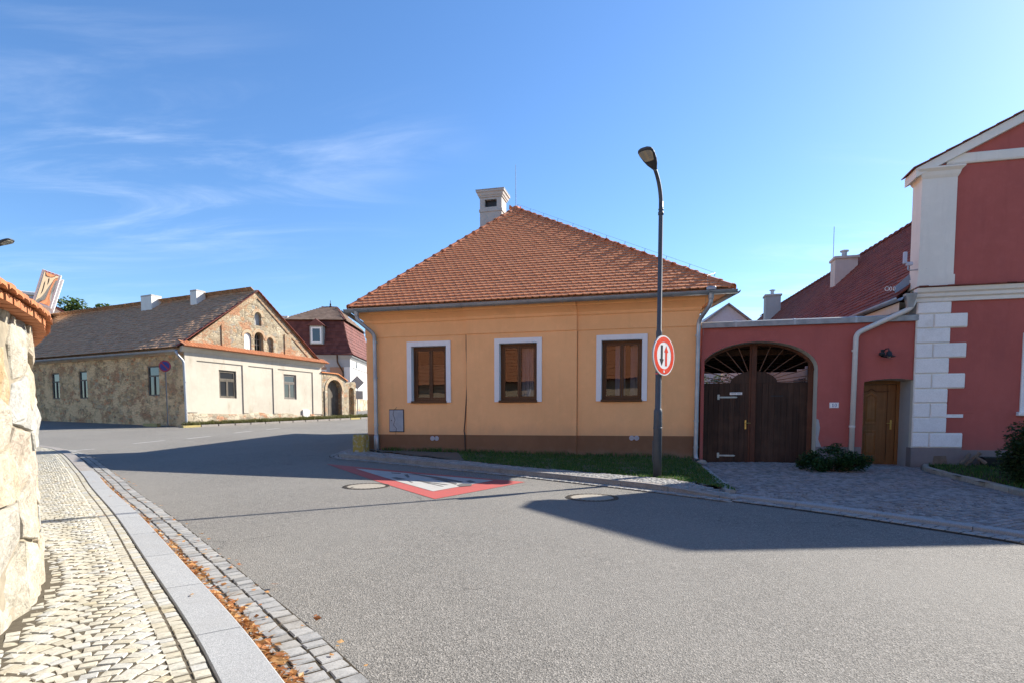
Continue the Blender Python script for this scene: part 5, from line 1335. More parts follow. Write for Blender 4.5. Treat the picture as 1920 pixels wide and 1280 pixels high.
m = MB(); m.wall(arch_hole(11.12, 11.62, 1.2, 3.25), [], .25, 0); m.build('niche_back', 'rubble_side', lw)
m = MB(); m.add([(10.92, 0, 3.55), (11.8, 0, 3.5), (11.8, .5, 3.5), (10.92, .5, 3.55), (11.8, 0, .9), (11.8, .5, .9)], [(0, 1, 2, 3), (1, 4, 5, 2)]); m.build('top', 'rubble_base', lw)
# verge and yellow kerb stones along the front
fr = lambda u, o_: (LO[0]+.4156*u+.9096*o_, LO[1]+.9096*u-.4156*o_)
VG = [fr(-.3, .05), fr(13.5, .05), fr(13.5, .9), fr(9, .75), fr(4, .75), fr(-.3, .45)]
grass('roadside_grass', VG, lambda x, y: G(x, y)+.10, 14000, .08, .22, 'dry_grass', 'patchy dry grass along the foot of the old house front', 9, .014)
mb = MB(); mb.add([(x, y, G(x, y)+.10) for x, y in VG], [tuple(range(6))]); tag(mb.build('verge_soil', 'soil'), kind='structure')
mb = MB(); kl = MB(); kl.add([fr(-.6, .55)+(G(*fr(-.6, .55))-.02,), fr(13, .95)+(G(*fr(13, .95))-.02,), fr(13, 1.0)+(G(*fr(13, 1.))-.02,)], [(0, 1, 2)]); kl = tag(kl.build('kerb', 'mortar'), kind='structure')
for i in range(15):
    u0 = -.6+i*.9; o_ = .48+.03*max(0, u0); q = []
    for u, oo in ((u0+.02, o_), (u0+.86, o_+.02), (u0+.86, o_+.17), (u0+.02, o_+.15)): q.append(fr(u, oo))
    m = MB(); m.loft([[(x, y, G(x, y)+z) for x, y in q] for z in (-.02, .09)]); m.build('kerb_stone', 'paint_yellow' if i in (0, 12) else 'kerb_granite', kl)
p = fr(-1.0, -1.2)
ks = tag(MB().loft([[(sx*.5, sy*.09, z) for sx, sy in ((-1, -1), (1, -1), (1, 1), (-1, 1))] for z in (0, .15)]).build('kerb_block', 'paint_yellow'), 'loose yellow painted kerb block beside the old stone house corner', 'kerb block'); ks.location = (-17.45, 27.15, G(-17.45, 27.15)-.01); ks.rotation_euler = (0, 0, LA+math.pi/2)

# ================================================================== mansard house at the end of the street
MX, MY = -15.45, 52.0; mz = G(MX, MY)
mh = thing('house', (MX, MY, 0), math.radians(2), 'large house with brown mansard roof and small dormer at street end', 'house')
ez = 1.1+ (788-667)/1077*MY; tz = 1.1+(788-602)/1077*MY; rz_ = 1.1+(788-583)/1077*(MY+5)
LW = 6.7; DW2 = 9.
m = MB(); m.wall(rect(-LW, 0, mz-.5, ez-.1), [rect(-3.1, -2.05, ez-2.9, ez-1.25)], 0, .15); m.build('front_wall', 'pink_plaster', mh)
m = MB(); m.add([(0, 0, mz-.5), (0, DW2, mz-.5), (0, DW2, ez), (0, 0, ez), (-LW, 0, mz-.5), (-LW, DW2, mz-.5), (-LW, DW2, ez), (-LW, 0, ez)], [(0, 1, 2, 3), (4, 5, 6, 7), (5, 1, 2, 6)]); m.build('side_wall', 'white_plaster', mh)
m = MB(); m.loft([[(x, y, z) for x, y in ((-LW-e, -e), (e, -e), (e, DW2+e), (-LW-e, DW2+e))] for e, z in ((.04, ez-1.05), (.06, ez-1.0), (.06, ez-.35), (.25, ez-.12), (.32, ez-.1), (.32, ez))]); m.build('cornice', 'grey_wall', mh)
m = MB(); m.box((-.5, -.05, mz-.5), (.05, .6, ez-1.0)); m.build('corner_strip', 'white_plaster', mh)
prof = [(.42, ez), (.20, ez+.25), (-.10, ez+.9), (-.40, ez+1.8), (-.70, tz-.05), (-.75, tz)]
lp_ = lambda e, z: [Vector((-LW-e, -e, z)), Vector((e, -e, z)), Vector((e, DW2+e, z)), Vector((-LW-e, DW2+e, z))]
m = MB(); m.loft([lp_(e-.03, z) for e, z in prof], True, False); mr = m.build('mansard_roof', 'tile_mansard', mh)
for (e0, z0), (e1, z1) in zip(prof[:-1], prof[1:]):
    if z1-z0 < .1: continue
    a, b = lp_(e0, z0), lp_(e1, z1)
    plane_tiles(mr, a[0], a[1], [b[1], b[0]], .32, .34, .42, .03, 'tile_mansard', 'mansard_tile', 0, tail='flat', jit=.004)
    plane_tiles(mr, a[1], a[2], [b[2], b[1]], .32, .34, .42, .03, 'tile_mansard', 'mansard_tile', 0, tail='flat', jit=.004)
up = lp_(-.5, tz); rg0, rg1 = Vector((-LW+3.0, DW2/2, rz_)), Vector((-2.3, DW2/2, rz_))
m = MB(); m.add(up+[rg0, rg1], [(0, 1, 5, 4), (1, 2, 5), (2, 3, 4, 5), (3, 0, 4)]); ur = m.build('upper_roof', 'tile_wing', mh)
plane_tiles(ur, up[0], up[1], [rg1, rg0], .30, .34, .42, .05, 'tile_tan', 'upper_tile', 0, tail='flat', jit=.004)
plane_tiles(ur, up[1], up[2], [rg1], .30, .34, .42, .05, 'tile_tan', 'upper_tile', 0, tail='flat', jit=.004)
hip(ur, up[1], rg1, .16, .5, 'tile_mansard'); hip(ur, rg0, rg1, .16, .5, 'tile_mansard')
m = MB(); m.lathe([(.16, -.2), (.12, .05), (.06, .12), (.09, .25), (.03, .35), (.025, .6), (0, .62)], tuple(rg1+Vector((-.6, 0, .1))), 10); m.build('roof_finial', 'black_metal', ur)
m = MB(); dz = ez+.95; m.box((-3.40, -.22, dz), (-2.25, 1.4, dz+1.6)); dm = m.build('dormer', 'sign_grey', mh)
m = MB(); m.prism([(-3.62, dz+1.6), (-2.03, dz+1.6), (-2.82, dz+2.2)], (-.4, 1.6)); m.build('dormer_roof', 'tile_mansard', dm)
m = MB(); m.box((-3.28, -.26, dz+.08), (-2.37, -.21, dz+1.48)); m.build('dormer_frame', 'sign_white', dm)
m = MB(); m.add([(-3.15, -.265, dz+.22), (-2.50, -.265, dz+.22), (-2.50, -.265, dz+1.34), (-3.15, -.265, dz+1.34)], [(0, 1, 2, 3)]); m.build('pane', 'sky_glass', dm)
w = window_part(mh, -3.1, -2.05, ez-2.9, ez-1.25, .03, .1, 'sign_white', 'dark_glass'); m = MB(); m.box((-3.4, -.03, ez-3.1), (-3.1, .02, ez-1.0)); m.box((-2.05, -.03, ez-3.1), (-1.75, .02, ez-1.0)); m.build('window_surround', 'grey_wall', mh)
m = MB(); m.box((.0, 1.9, mz+4.0), (.05, 2.6, mz+5.6)); m.build('side_window', 'sign_white', mh)
m = MB(); m.box((.05, 2.02, mz+4.1), (.06, 2.48, mz+5.5)); m.build('side_pane', 'dark_glass', mh)
m = MB(); m.box((-.01, -.03, mz-.5), (.06, DW2, mz+1.3)); m.build('plinth', 'rubble_base', mh)
downpipe(mh, [(-1.0, -.3, ez), (-1.0, -.3, ez-.6), (-.55, -.12, ez-1.5), (-.55, -.12, mz)], .07, 'frame_wood', [])
chimney(mh, -LW+.6, 1.2, tz-.3, tz+.35, .8, .7, 'white_plaster', 'chimney_plaster', False)

# ================================================================== white house and tree behind the old house
wh = thing('house', (-36.5, 45.0, 0), math.radians(34), 'white gabled house with dark red roof behind the old stone house', 'house')
zz = G(-36, 45)
m = MB(); m.prism([(-2.0, zz), (1.9, zz), (1.9, 8.75), (0, 10.05), (-2.0, 8.75)], (0, 7)); m.build('wall', 'white_plaster', wh)
for s_ in (-1, 1):
    m = MB(); m.loft([[(s_*2.3, y, 8.40), (0, y, 10.02), (0, y, 10.2), (s_*2.35, y, 8.58)] for y in (-.35, 7.3)]); m.build('roof', 'tile_mansard', wh)
m = MB(); m.box((-1.1, -.03, 8.0), (-.7, .01, 9.0)); m.build('window', 'dark_glass', wh)
m = MB(); m.box((1.0, -.75, 7.6), (1.3, -.4, 8.9)); m.build('chimney', 'chimney_plaster', wh)
fh = thing('house', (-31.0, 36.0, 0), math.radians(39), 'grey roofed house with black flue pipe above the stone garden wall', 'house')
m = MB(); m.box((-5, 0, 1), (1.45, 6, 9.05)); m.build('wall', 'white_plaster', fh)
m = MB(); m.loft([[(x, -.25, 8.95), (x, 2.8, 9.56), (x, 5.9, 8.95), (x, 5.9, 8.85), (x, -.25, 8.85)] for x in (-5.2, 1.7)]); m.build('roof', 'grey_wall', fh)
m = MB(); m.tube([(1.2, -.1, 8.8), (1.2, -.1, 9.86)], .12, 12); m.tube([(1.2, -.1, 9.83), (1.2, -.1, 9.93)], .15, 12); m.build('flue_pipe', 'flue', fh)
m = MB(); m.lathe([(.122, 0), (.13, .01), (.13, .24), (.122, .25)], (1.2, -.1, 9.55), 12); m.build('flue_band', 'zinc', fh)

def leaves(par, name, blobs, n, size, mat, seed):
    r = random.Random(seed); m = MB()
    for _ in range(n):
        c, rad = blobs[r.randrange(len(blobs))]
        d = Vector((r.gauss(0, 1), r.gauss(0, 1), r.gauss(0, 1))).normalized()*(r.random()**.45)
        p = Vector(c)+Vector((d.x*rad[0], d.y*rad[1], d.z*rad[2]))
        if noise.noise(p*(1.1/max(rad)))*.5+.5 < .34: continue
        s_ = size*r.uniform(.6, 1.4)
        M = Matrix.Translation(p) @ Matrix.Rotation(r.uniform(0, 6.3), 4, 'Z') @ Matrix.Rotation(r.uniform(-1.1, 1.1), 4, 'X') @ Matrix.Rotation(r.uniform(-.7, .7), 4, 'Y')
        m.add([(-s_, 0, 0), (-s_*.2, -s_*.5, s_*.1), (s_, 0, -s_*.15), (-s_*.2, s_*.5, s_*.1)], [(0, 1, 2), (0, 2, 3)], M)
    return m.build(name, mat, par)
def tree(loc, h, blobs, n, size, mat, seed, label, trunk=.25):
    t = thing('tree', loc, 0, label, 'tree'); m = MB(); r = random.Random(seed)
    m.tube([(0, 0, 0), (.1, 0, h*.3), (0, .1, h*.6)], [trunk, trunk*.8, trunk*.5], 9)
    for c, rad in blobs: m.tube([(0, 0, h*.35), Vector(c)*.5+Vector((0, 0, h*.2)), c], [trunk*.45, trunk*.3, trunk*.1], 6)
    m.build('trunk', 'log_wood', t); leaves(t, 'crown', blobs, n, size, mat, seed); return t
r = random.Random(21)
for (X, Y, top, sd, lb) in ((-40.6, 52., 12.0, 31, 'leafy green tree just right of the white house roof'), (-38.2, 52.5, 11.7, 32, 'lower leafy tree rising over the left end of the old tile roof')):
    zb_ = G(X, Y); bl = [((r.uniform(-1.7, 1.7), r.uniform(-1.2, 1.2), top-zb_-1.2+r.uniform(-1.5, .3)), (r.uniform(.8, 1.4), 1.2, r.uniform(.6, 1.0))) for _ in range(9)]
    tree((X, Y, zb_), top-zb_, bl, 5200, .17, 'tree_leaf', sd, lb)

bl = [((r.uniform(-.5, .5), r.uniform(-.4, .4), r.uniform(.5, 2.2)), (.4, .4, .4)) for _ in range(14)]
leaves(YARD_BUSH, 'foliage', bl, 4000, .05, 'tree_leaf', 51)
m = MB()
for c, rad in bl[::3]: m.tube([(0, 0, 0), c], [.03, .01], 5)
m.build('stem', 'log_wood', YARD_BUSH)
# ================================================================== stone garden wall on the left
gwall = thing('garden_wall', (0, 0, 0), 0, 'rough stone garden wall with orange tile coping at the left edge', 'wall')
WT = .34; TOPZ = 1.70; WEND = 13.0
def WZ(p): return G(p.x, p.y)
m = MB(); rows = []
for i in range(70):
    q = WEND*i/69; row = []
    for c, z in ((.032, -.05), (.032, TOPZ-.10), (WT, TOPZ-.10), (WT, -.05)):
        p, t = WALL.at(q, c); row.append((p.x, p.y, WZ(p)+z if z < 0 else z+WZ(p)*.8))
    rows.append(row)
m.loft(rows, True, True, False); m.build('core', 'wall_mortar', gwall)
# stones: cells of a jittered grid on the wall face (q along, z up), each pillowed and proud of the mortar
r = random.Random(17); pts = []; cols_ = []
q = -.3
while q < 8.5:
    wd = r.uniform(.26, .46); z = r.uniform(-.05, .10)
    while z < TOPZ+.3:
        hgt = r.uniform(.18, .40); pts.append((q+r.uniform(-.10, .10)+wd/2, z+hgt/2)); z += hgt
    q += wd
def cell(i):
    p = pts[i]; poly = [(p[0]-.6, p[1]-.6), (p[0]+.6, p[1]-.6), (p[0]+.6, p[1]+.6), (p[0]-.6, p[1]+.6)]
    for j, o in enumerate(pts):
        if j == i or abs(o[0]-p[0]) > 1.1 or abs(o[1]-p[1]) > 1.1: continue
        mx_, my_ = (p[0]+o[0])/2, (p[1]+o[1])/2; nx, ny = o[0]-p[0], o[1]-p[1]; l = math.hypot(nx, ny); nx /= l; ny /= l
        mx_ -= nx*.007; my_ -= ny*.007; out = []
        for k_ in range(len(poly)):
            a, b = poly[k_], poly[(k_+1) % len(poly)]; da = (a[0]-mx_)*nx+(a[1]-my_)*ny; db = (b[0]-mx_)*nx+(b[1]-my_)*ny
            if da <= 0: out.append(a)
            if (da <= 0) != (db <= 0): t = da/(da-db); out.append((a[0]+(b[0]-a[0])*t, a[1]+(b[1]-a[1])*t))
        poly = out
        if not poly: return []
    return clip(poly, [(-.3, -.02), (9, -.02), (9, TOPZ-.02), (-.3, TOPZ-.02)])
for i in range(len(pts)):
    poly = cell(i)
    if len(poly) < 3: continue
    if max(p[0] for p in poly) < .1: continue
    # resample the outline so that edges can be irregular
    rs = []
    for k_ in range(len(poly)):
        a, b = poly[k_], poly[(k_+1) % len(poly)]; n_ = max(1, int(math.hypot(b[0]-a[0], b[1]-a[1])/.07))
        rs += [(a[0]+(b[0]-a[0])*j/n_, a[1]+(b[1]-a[1])*j/n_) for j in range(n_)]
    cx_ = sum(p[0] for p in rs)/len(rs); cz_ = sum(p[1] for p in rs)/len(rs)
    prd = r.uniform(.006, .035); tx, tz_ = r.uniform(-.06, .06), r.uniform(-.06, .06); loops = []
    for s_, o_ in ((1., -.07), (.995, -.006), (.975, prd*.7), (.945, prd*.95), (.80, prd*1.02), (.62, prd*1.02), (.44, prd), (.26, prd), (.1, prd)):
        lp = []
        for (a, b) in rs:
            jn = noise.noise(Vector((a*9, b*9, i)))*.02*(1 if s_ > .9 else .5)
            aa = cx_+(a-cx_)*(s_+jn); bb = cz_+(b-cz_)*(s_+jn); of = o_+(tx*(aa-cx_)+tz_*(bb-cz_) if o_ > 0 else 0)+(noise.noise(Vector((aa*6, bb*6, i*3.3)))*.022+noise.noise(Vector((aa*18, bb*18, i)))*.008 if o_ > 0 else 0)
            p, t = WALL.at(max(0, aa), .04-of); lp.append((p.x, p.y, WZ(p)*(1-.2*min(1, bb/TOPZ))+.10+bb*(TOPZ-.1)/TOPZ))
        loops.append(lp)
    m = MB(); m.loft(loops, False, True); m.build('stone', 'wall_stone', gwall)
# coping: two courses of tiles to the street, ridge tiles on top
def wtop(q): p, t = WALL.at(q); return TOPZ+WZ(p)*.8
q = 0.; k_ = 0
for course, (c0, c1, z0, z1) in enumerate(((-.085, .20, .022, .115), (-.055, .22, .050, .140))):
    q = .02*course; st = .125
    while q < WEND-.2:
        p, t = WALL.at(q+st/2); nrm = Vector((-t.y, t.x, 0)); T3 = Vector((t.x, t.y, 0))
        zt = wtop(q+st/2)-.05; vs = []; e = st/2-.003; th_ = .02; jz = r.uniform(-.003, .004)
        prof_ = [(-e, 0), (-e*.5, .012), (e*.5, .012), (e, 0)] if course == 0 else [(-e, 0), (e, 0)]
        loops = []
        for c, z in ((c0+r.uniform(-.006, .006), z0), (c1, z1)):
            b = Vector((p.x, p.y, zt+z+jz))+nrm*c
            loops.append([b+T3*x+Vector((0, 0, zz+th_)) for x, zz in prof_]+[b+T3*x+Vector((0, 0, zz)) for x, zz in reversed(prof_)])
        m = MB(); m.loft(loops); m.build('coping_tile', 'tile_coping', gwall); q += st
q = 0.
while q < WEND-.2:                        # underside course, flat bricks carrying the tiles
    p, t = WALL.at(q+.06); nrm = Vector((-t.y, t.x, 0)); T3 = Vector((t.x, t.y, 0)); b = Vector((p.x, p.y, wtop(q)-.055)); loops = []
    for c in (-.055+r.uniform(-.006, .006), .3): loops.append([b+nrm*c+T3*x+Vector((0, 0, z)) for x, z in ((-.05, -.008), (.05, -.008), (.05, .028), (-.05, .028))])
    m = MB(); m.loft(loops); m.build('coping_brick', 'tile_coping', gwall); q += .122
q = 0.
while q < WEND-.3:
    p, t = WALL.at(q+.15); nrm = Vector((-t.y, t.x, 0)); T3 = Vector((t.x, t.y, 0)); b = Vector((p.x, p.y, wtop(q)+.06))+nrm*.2; loops = []
    for x, rr in ((-.16, .115), (.17, .10)): loops.append([b+T3*x+nrm*rr*math.cos(math.pi*j/8)+Vector((0, 0, rr*.8*math.sin(math.pi*j/8))) for j in range(9)])
    m = MB(); m.loft(loops); m.build('ridge_tile', 'tile_coping', gwall); q += .31
# soil line at the wall's foot
# ================================================================== street lamp with the priority sign
def disc(mb, c, r0, r1, y0, y1, n=40):
    if r0 <= 0: mb.loft([[(c[0]+r1*math.cos(2*math.pi*j/n), y, c[1]+r1*math.sin(2*math.pi*j/n)) for j in range(n)] for y in (y0, y1)])
    else:
        lo = [[(c[0]+rr*math.cos(2*math.pi*j/n), y, c[1]+rr*math.sin(2*math.pi*j/n)) for j in range(n)] for rr, y in ((r0, y0), (r1, y0), (r1, y1), (r0, y1), (r0, y0))]
        mb.loft(lo, False, False)
def make_lamp(loc, rz, label):
    t = thing('street_lamp', loc, rz, label, 'street lamp', None)
    m = MB(); m.lathe([(.073, -.12), (.073, 1.10), (.069, 1.14), (.055, 1.165), (.053, 1.17), (.051, 2.44), (.049, 2.47), (.040, 2.49), (.037, 4.50), (.037, 4.62)], (0, 0, 0), 18); m.build('pole', 'lamp_paint', t, True)
    m = MB(); m.lathe([(.038, 0), (.047, .004), (.047, .05), (.038, .055)], (0, 0, 4.40), 14); m.lathe([(.038, 0), (.044, .004), (.044, .02), (.038, .024)], (0, 0, 4.48), 14)
    m.lathe([(.074, 0), (.078, .004), (.078, .02), (.074, .024)], (0, 0, .82), 16); m.build('collar', 'lamp_paint', t, True)
    m = MB(); m.box((-.035, -.082, .25), (.035, -.066, .62)); m.build('service_hatch', 'lamp_paint', t)
    m = MB(); m.lathe([(.0525, 0), (.054, .002), (.054, .02), (.0525, .022)], (0, 0, 1.75), 16); m.build('sticker', 'reflector', t)
    # arm bends along local +x
    pts = []
    for i in range(13):
        a = math.radians(62)*i/12; R_ = .52
        pts.append((R_*(1-math.cos(a)), 0, 4.55+R_*math.sin(a)+.06*i/12))
    m = MB(); m.tube(pts, [.036-.006*i/12 for i in range(13)], 12); m.build('arm', 'lamp_paint', t, True)
    # luminaire: a flat rounded shell, narrow at the neck, wide and blunt at the front
    e = Vector(pts[-1]); tilt = math.radians(22); X = Vector((math.cos(tilt), 0, math.sin(tilt))); Z = Vector((-math.sin(tilt), 0, math.cos(tilt))); Yv = Vector((0, 1, 0))
    m = MB(); loops = []
    for s_, w_, tk in ((-.03, .033, .033), (.03, .056, .046), (.10, .088, .055), (.20, .115, .053), (.31, .130, .046), (.39, .128, .037), (.43, .108, .028), (.45, .074, .019)):
        c_ = e+X*s_; k_ = 14
        loops.append([c_+Yv*w_*math.copysign(abs(math.cos(2*math.pi*j/k_))**.6, math.cos(2*math.pi*j/k_))+Z*(tk*(math.sin(2*math.pi*j/k_) if math.sin(2*math.pi*j/k_) > 0 else .45*math.sin(2*math.pi*j/k_))) for j in range(k_)])
    m.loft(loops); hd = m.build('luminaire', 'lamp_paint', t, True)
    m = MB(); lo = []
    for dz in (-.030, -.034): lo.append([e+X*(.31+x)+Yv*y+Z*(dz+.004) for x, y in ((-.10, -.075), (-.11, -.045), (-.112, 0), (-.11, .045), (-.10, .075), (.04, .112), (.085, .103), (.108, .055), (.112, 0), (.108, -.055), (.085, -.103), (.04, -.112))])
    m.loft(lo); m.build('lens', 'lens', hd)
    m = MB()
    for y in (-.05, .05):
        for j in range(4): m.add([e+X*(.25+j*.045)+Yv*(y-.028)+Z*-.0355, e+X*(.25+j*.045)+Yv*(y+.028)+Z*-.0355, e+X*(.285+j*.045)+Yv*(y+.028)+Z*-.0355, e+X*(.285+j*.045)+Yv*(y-.028)+Z*-.0355], [(0, 1, 2, 3)])
    m.build('led_row', 'sign_grey', hd); return t
LX, LY = 2.342, 9.89; LZ = G(LX, LY)+.10
lamp1 = make_lamp((LX, LY, LZ), math.atan2(-.80, -.60), 'tall grey street lamp carrying the round sign before the yellow house')
lamp2 = copy_tree(lamp1); lamp2.location = (-12.93, 14.0, G(-13.55, 14)-.05); lamp2.rotation_euler = (0, 0, .15); lamp2['label'] = 'street lamp at the far left of which only the head tip shows'
sg = thing('road_sign', (LX, LY, LZ), math.radians(45), 'round white sign with orange-red ring and two opposed arrows on lamp post', 'road sign')
zc = 2.06; yy = -.085
m = MB(); disc(m, (0.03, zc), 0, .333, yy, yy+.012, 48); pl_ = m.build('plate', 'sign_white', sg)
m = MB(); disc(m, (0.03, zc), 0, .335, yy+.012, yy+.030, 48); m.build('plate_back', 'sign_grey', sg)
m = MB(); disc(m, (.03, zc), .225, .312, yy-.0022, yy-.0002, 48); m.build('red_ring', 'sign_red', pl_)
m = MB(); m.prism([(-.075, zc+.17), (-.075, zc-.06), (-.11, zc-.06), (-.045, zc-.17), (.02, zc-.06), (-.015, zc-.06), (-.015, zc+.17)], (yy-.0022, yy-.0002)); m.build('black_arrow', 'sign_black', pl_)
m = MB(); m.prism([(.065, zc-.17), (.065, zc+.06), (.03, zc+.06), (.095, zc+.17), (.16, zc+.06), (.125, zc+.06), (.125, zc-.17)], (yy-.0022, yy-.0002)); m.build('red_arrow', 'sign_red', pl_)
m = MB(); disc(m, (.03, zc-.265), 0, .022, yy-.0042, yy-.0024, 14); m.build('sticker', 'sign_white', pl_)
m = MB()
for z in (zc-.12, zc+.12): m.box((-.08, -.062, z-.015), (.08, -.048, z+.015)); m.lathe([(.055, -.02), (.06, -.02), (.06, .02), (.055, .02)], (0, 0, z), 14)
m.build('bracket', 'zinc', sg)
# no-parking sign before the old house
SX, SY = -16.35, 26.6; SZ = G(SX, SY)
ns = thing('road_sign', (SX, SY, SZ), math.radians(6), 'round blue no-parking sign with red ring at the corner of the old house', 'road sign')
m = MB(); m.tube([(0, 0, 0), (-.02, 0, 3.0)], .026, 10); m.build('post', 'lamp_paint', ns)
zc = 2.80; m = MB(); disc(m, (-.02, zc), 0, .262, -.05, -.035, 36); pl_ = m.build('plate', 'sign_blue', ns)
m = MB(); disc(m, (-.02, zc), .205, .258, -.053, -.0505, 36); M = Matrix.Translation((-.02, 0, zc)) @ Matrix.Rotation(math.radians(45), 4, 'Y'); m.box((-.21, -.0535, -.028), (.21, -.0506, .028), M); m.build('red_ring', 'sign_darkred', pl_)
# back of the signs up the street
bx_, by_ = -11.95, 42.0; bs = thing('road_sign', (bx_, by_, G(bx_, by_)), math.radians(8), 'grey back of a diamond sign with plate below, up the street', 'road sign')
m = MB(); m.tube([(0, 0, 0), (0, 0, 3.0)], .035, 8); m.build('post', 'zinc', bs)
m = MB(); m.prism([(0, 1.92), (.50, 2.42), (0, 2.92), (-.50, 2.42)], (-.05, -.03)); m.build('diamond_plate', 'sign_grey', bs)
m = MB(); m.prism([(-.40, 1.22), (.40, 1.22), (.40, 1.82), (-.40, 1.82)], (-.05, -.03)); m.build('lower_plate', 'sign_grey', bs)

# ---- manholes
def manhole(x, y, label):
    t = thing('manhole', (x, y, G(x, y)), .4, label, 'manhole', None); dz = .044*.0
    M = Matrix.Translation((0, 0, .002))
    sl = Matrix.Rotation(math.atan(.0), 4, 'X')
    def ringz(m, r0, r1, z0, z1, n=40): m.loft([[(rr*math.cos(2*math.pi*j/n), rr*math.sin(2*math.pi*j/n), z+(G(x, y+rr*math.sin(2*math.pi*j/n+.4))-G(x, y))) for j in range(n)] for rr, z in ((r1, z0), (r1, z1), (r0, z1), (r0, z0))], False, False)
    m = MB(); ringz(m, .305, .375, -.03, .006); m.build('frame', 'cast_iron', t)
    m = MB()
    for j in range(34):
        a = 2*math.pi*j/34; c, s_ = math.cos(a), math.sin(a); m.box((.312, -.014, .0), (.366, .014, .011), Matrix.Translation((0, 0, G(x, y+.34*math.sin(a+.4))-G(x, y))) @ Matrix.Rotation(a, 4, 'Z'))
    tag(m.build('teeth', 'cast_iron', t), kind='stuff')
    m = MB(); m.loft([[(rr*math.cos(2*math.pi*j/40), rr*math.sin(2*math.pi*j/40), z+(G(x, y+rr*math.sin(2*math.pi*j/40+.4))-G(x, y))) for j in range(40)] for rr, z in ((.300, -.02), (.300, .004), (.292, .007), (.0, .007))], False, False); m.build('lid', 'concrete_lid', t)
    m = MB()
    for a in (.3, 3.44): m.lathe([(.0, .0), (.022, 0), (.022, .0095), (0, .0095)], (.24*math.cos(a), .24*math.sin(a), 0), 10)
    m.build('lift_hole', 'black_metal', t); return t
manhole(.992, 8.04, 'round concrete-filled manhole cover half in shadow near the kerb'); manhole(-2.509, 9.237, 'round manhole cover in sunlight beside the painted triangle')

# ---- traffic mirror standing behind the coping of the garden wall
mi = thing('traffic_mirror', (-4.98, 5.22, 1.55), 0, 'white framed rectangular traffic mirror above the stone garden wall', 'mirror')
m = MB(); m.tube([(0, 0, 0), (0, 0, .42), (.2, .02, .55), (.66, .03, .66)], .02, 8); m.build('post', 'zinc', mi)
M = Matrix.Translation((.735, .0, .72)) @ Matrix.Rotation(math.radians(30), 4, 'Z') @ Matrix.Rotation(math.radians(18), 4, 'Y') @ Matrix.Rotation(math.radians(10), 4, 'X')
w_, h_ = .068, .155; m = MB()
for a, b in (((-w_, -.02, -h_), (-w_+.014, .012, h_)), ((w_-.014, -.02, -h_), (w_, .012, h_)), ((-w_+.014, -.021, -h_), (w_-.014, .012, -h_+.014)), ((-w_+.014, -.021, h_-.014), (w_-.014, .012, h_))): m.box(a, b, M)
m.build('frame', 'mirror_back', mi)
m = MB()
for j in range(4):
    for x in (-w_+.02+j*.027,): m.box((x, -.0235, h_-.011), (x+.013, -.0212, h_-.004), M)
m.build('reflector_strip', 'reflector', mi)
n = 12; m = MB(); vs = []
for i in range(n+1):
    for j in range(n+1):
        x = (2*i/n-1); z = (2*j/n-1); vs.append(tuple(M @ Vector((x*(w_-.014), -.012-.009*(1-x*x)*(1-z*z)**.5 if abs(z) < 1 else -.012, z*(h_-.014)))))
m.add(vs, [(i*(n+1)+j, (i+1)*(n+1)+j, (i+1)*(n+1)+j+1, i*(n+1)+j+1) for i in range(n) for j in range(n)]); m.build('mirror_glass', 'mirror_glass', mi, True)
m = MB(); m.box((-w_+.02, .013, -h_-.03), (w_+.018, .04, h_-.03), M); m.build('back_board', 'mirror_back', mi)
m = MB()
for x in (-.03, .01, .05): m.box((x, .041, -h_-.03), (x+.008, .05, h_-.05), M)
m.build('back_rib', 'mirror_back', mi)

# ---- planting and odds and ends by the red house
bu = thing('bush', (6.12, 11.25, DZ(6.0, 11.25)), -.23, 'low dark green bush growing between the gate and the brown door', 'bush')
r = random.Random(40); bl = [((r.uniform(-.52, .52), r.uniform(-.24, .22), .09+r.uniform(0, .15)), (r.uniform(.14, .25), r.uniform(.12, .22), r.uniform(.10, .18))) for _ in range(26)]
bl += [((.10, .12, .42), (.16, .12, .14)), ((-.35, .1, .30), (.2, .15, .14)), ((-.05, .15, .38), (.2, .12, .12)), ((.35, .12, .30), (.18, .12, .12))]
leaves(bu, 'foliage', bl, 9000, .026, 'bush_leaf', 41)
m = MB()
for c, rad in bl[::2]: m.tube([(c[0]*.3, c[1]*.3, 0), (c[0]*.7, c[1]*.7, c[2]*.5), c], [.012, .008, .003], 5)
m.build('stem', 'log_wood', bu)
he = thing('hedge', (7.62, 8.45, BZ(7.62, 8.45)), .3, 'clipped dark green hedge at the right edge before the red house', 'hedge')
bl = [((r.uniform(-.22, 1.6), r.uniform(-.35, .35), r.uniform(.12, .82)), (.24, .24, .22)) for _ in range(70)]
leaves(he, 'foliage', bl, 42000, .026, 'hedge_leaf', 43)
m = MB()
for c, rad in bl[::6]: m.tube([(c[0]*.8, 0, 0), (c[0]*.9, c[1]*.5, c[2]*.5), c], [.014, .009, .004], 5)
m.build('stem', 'log_wood', he)
def inhouse(u, v): return (YO[0]+math.cos(ANG)*u-math.sin(ANG)*v, YO[1]+math.sin(ANG)*u+math.cos(ANG)*v)
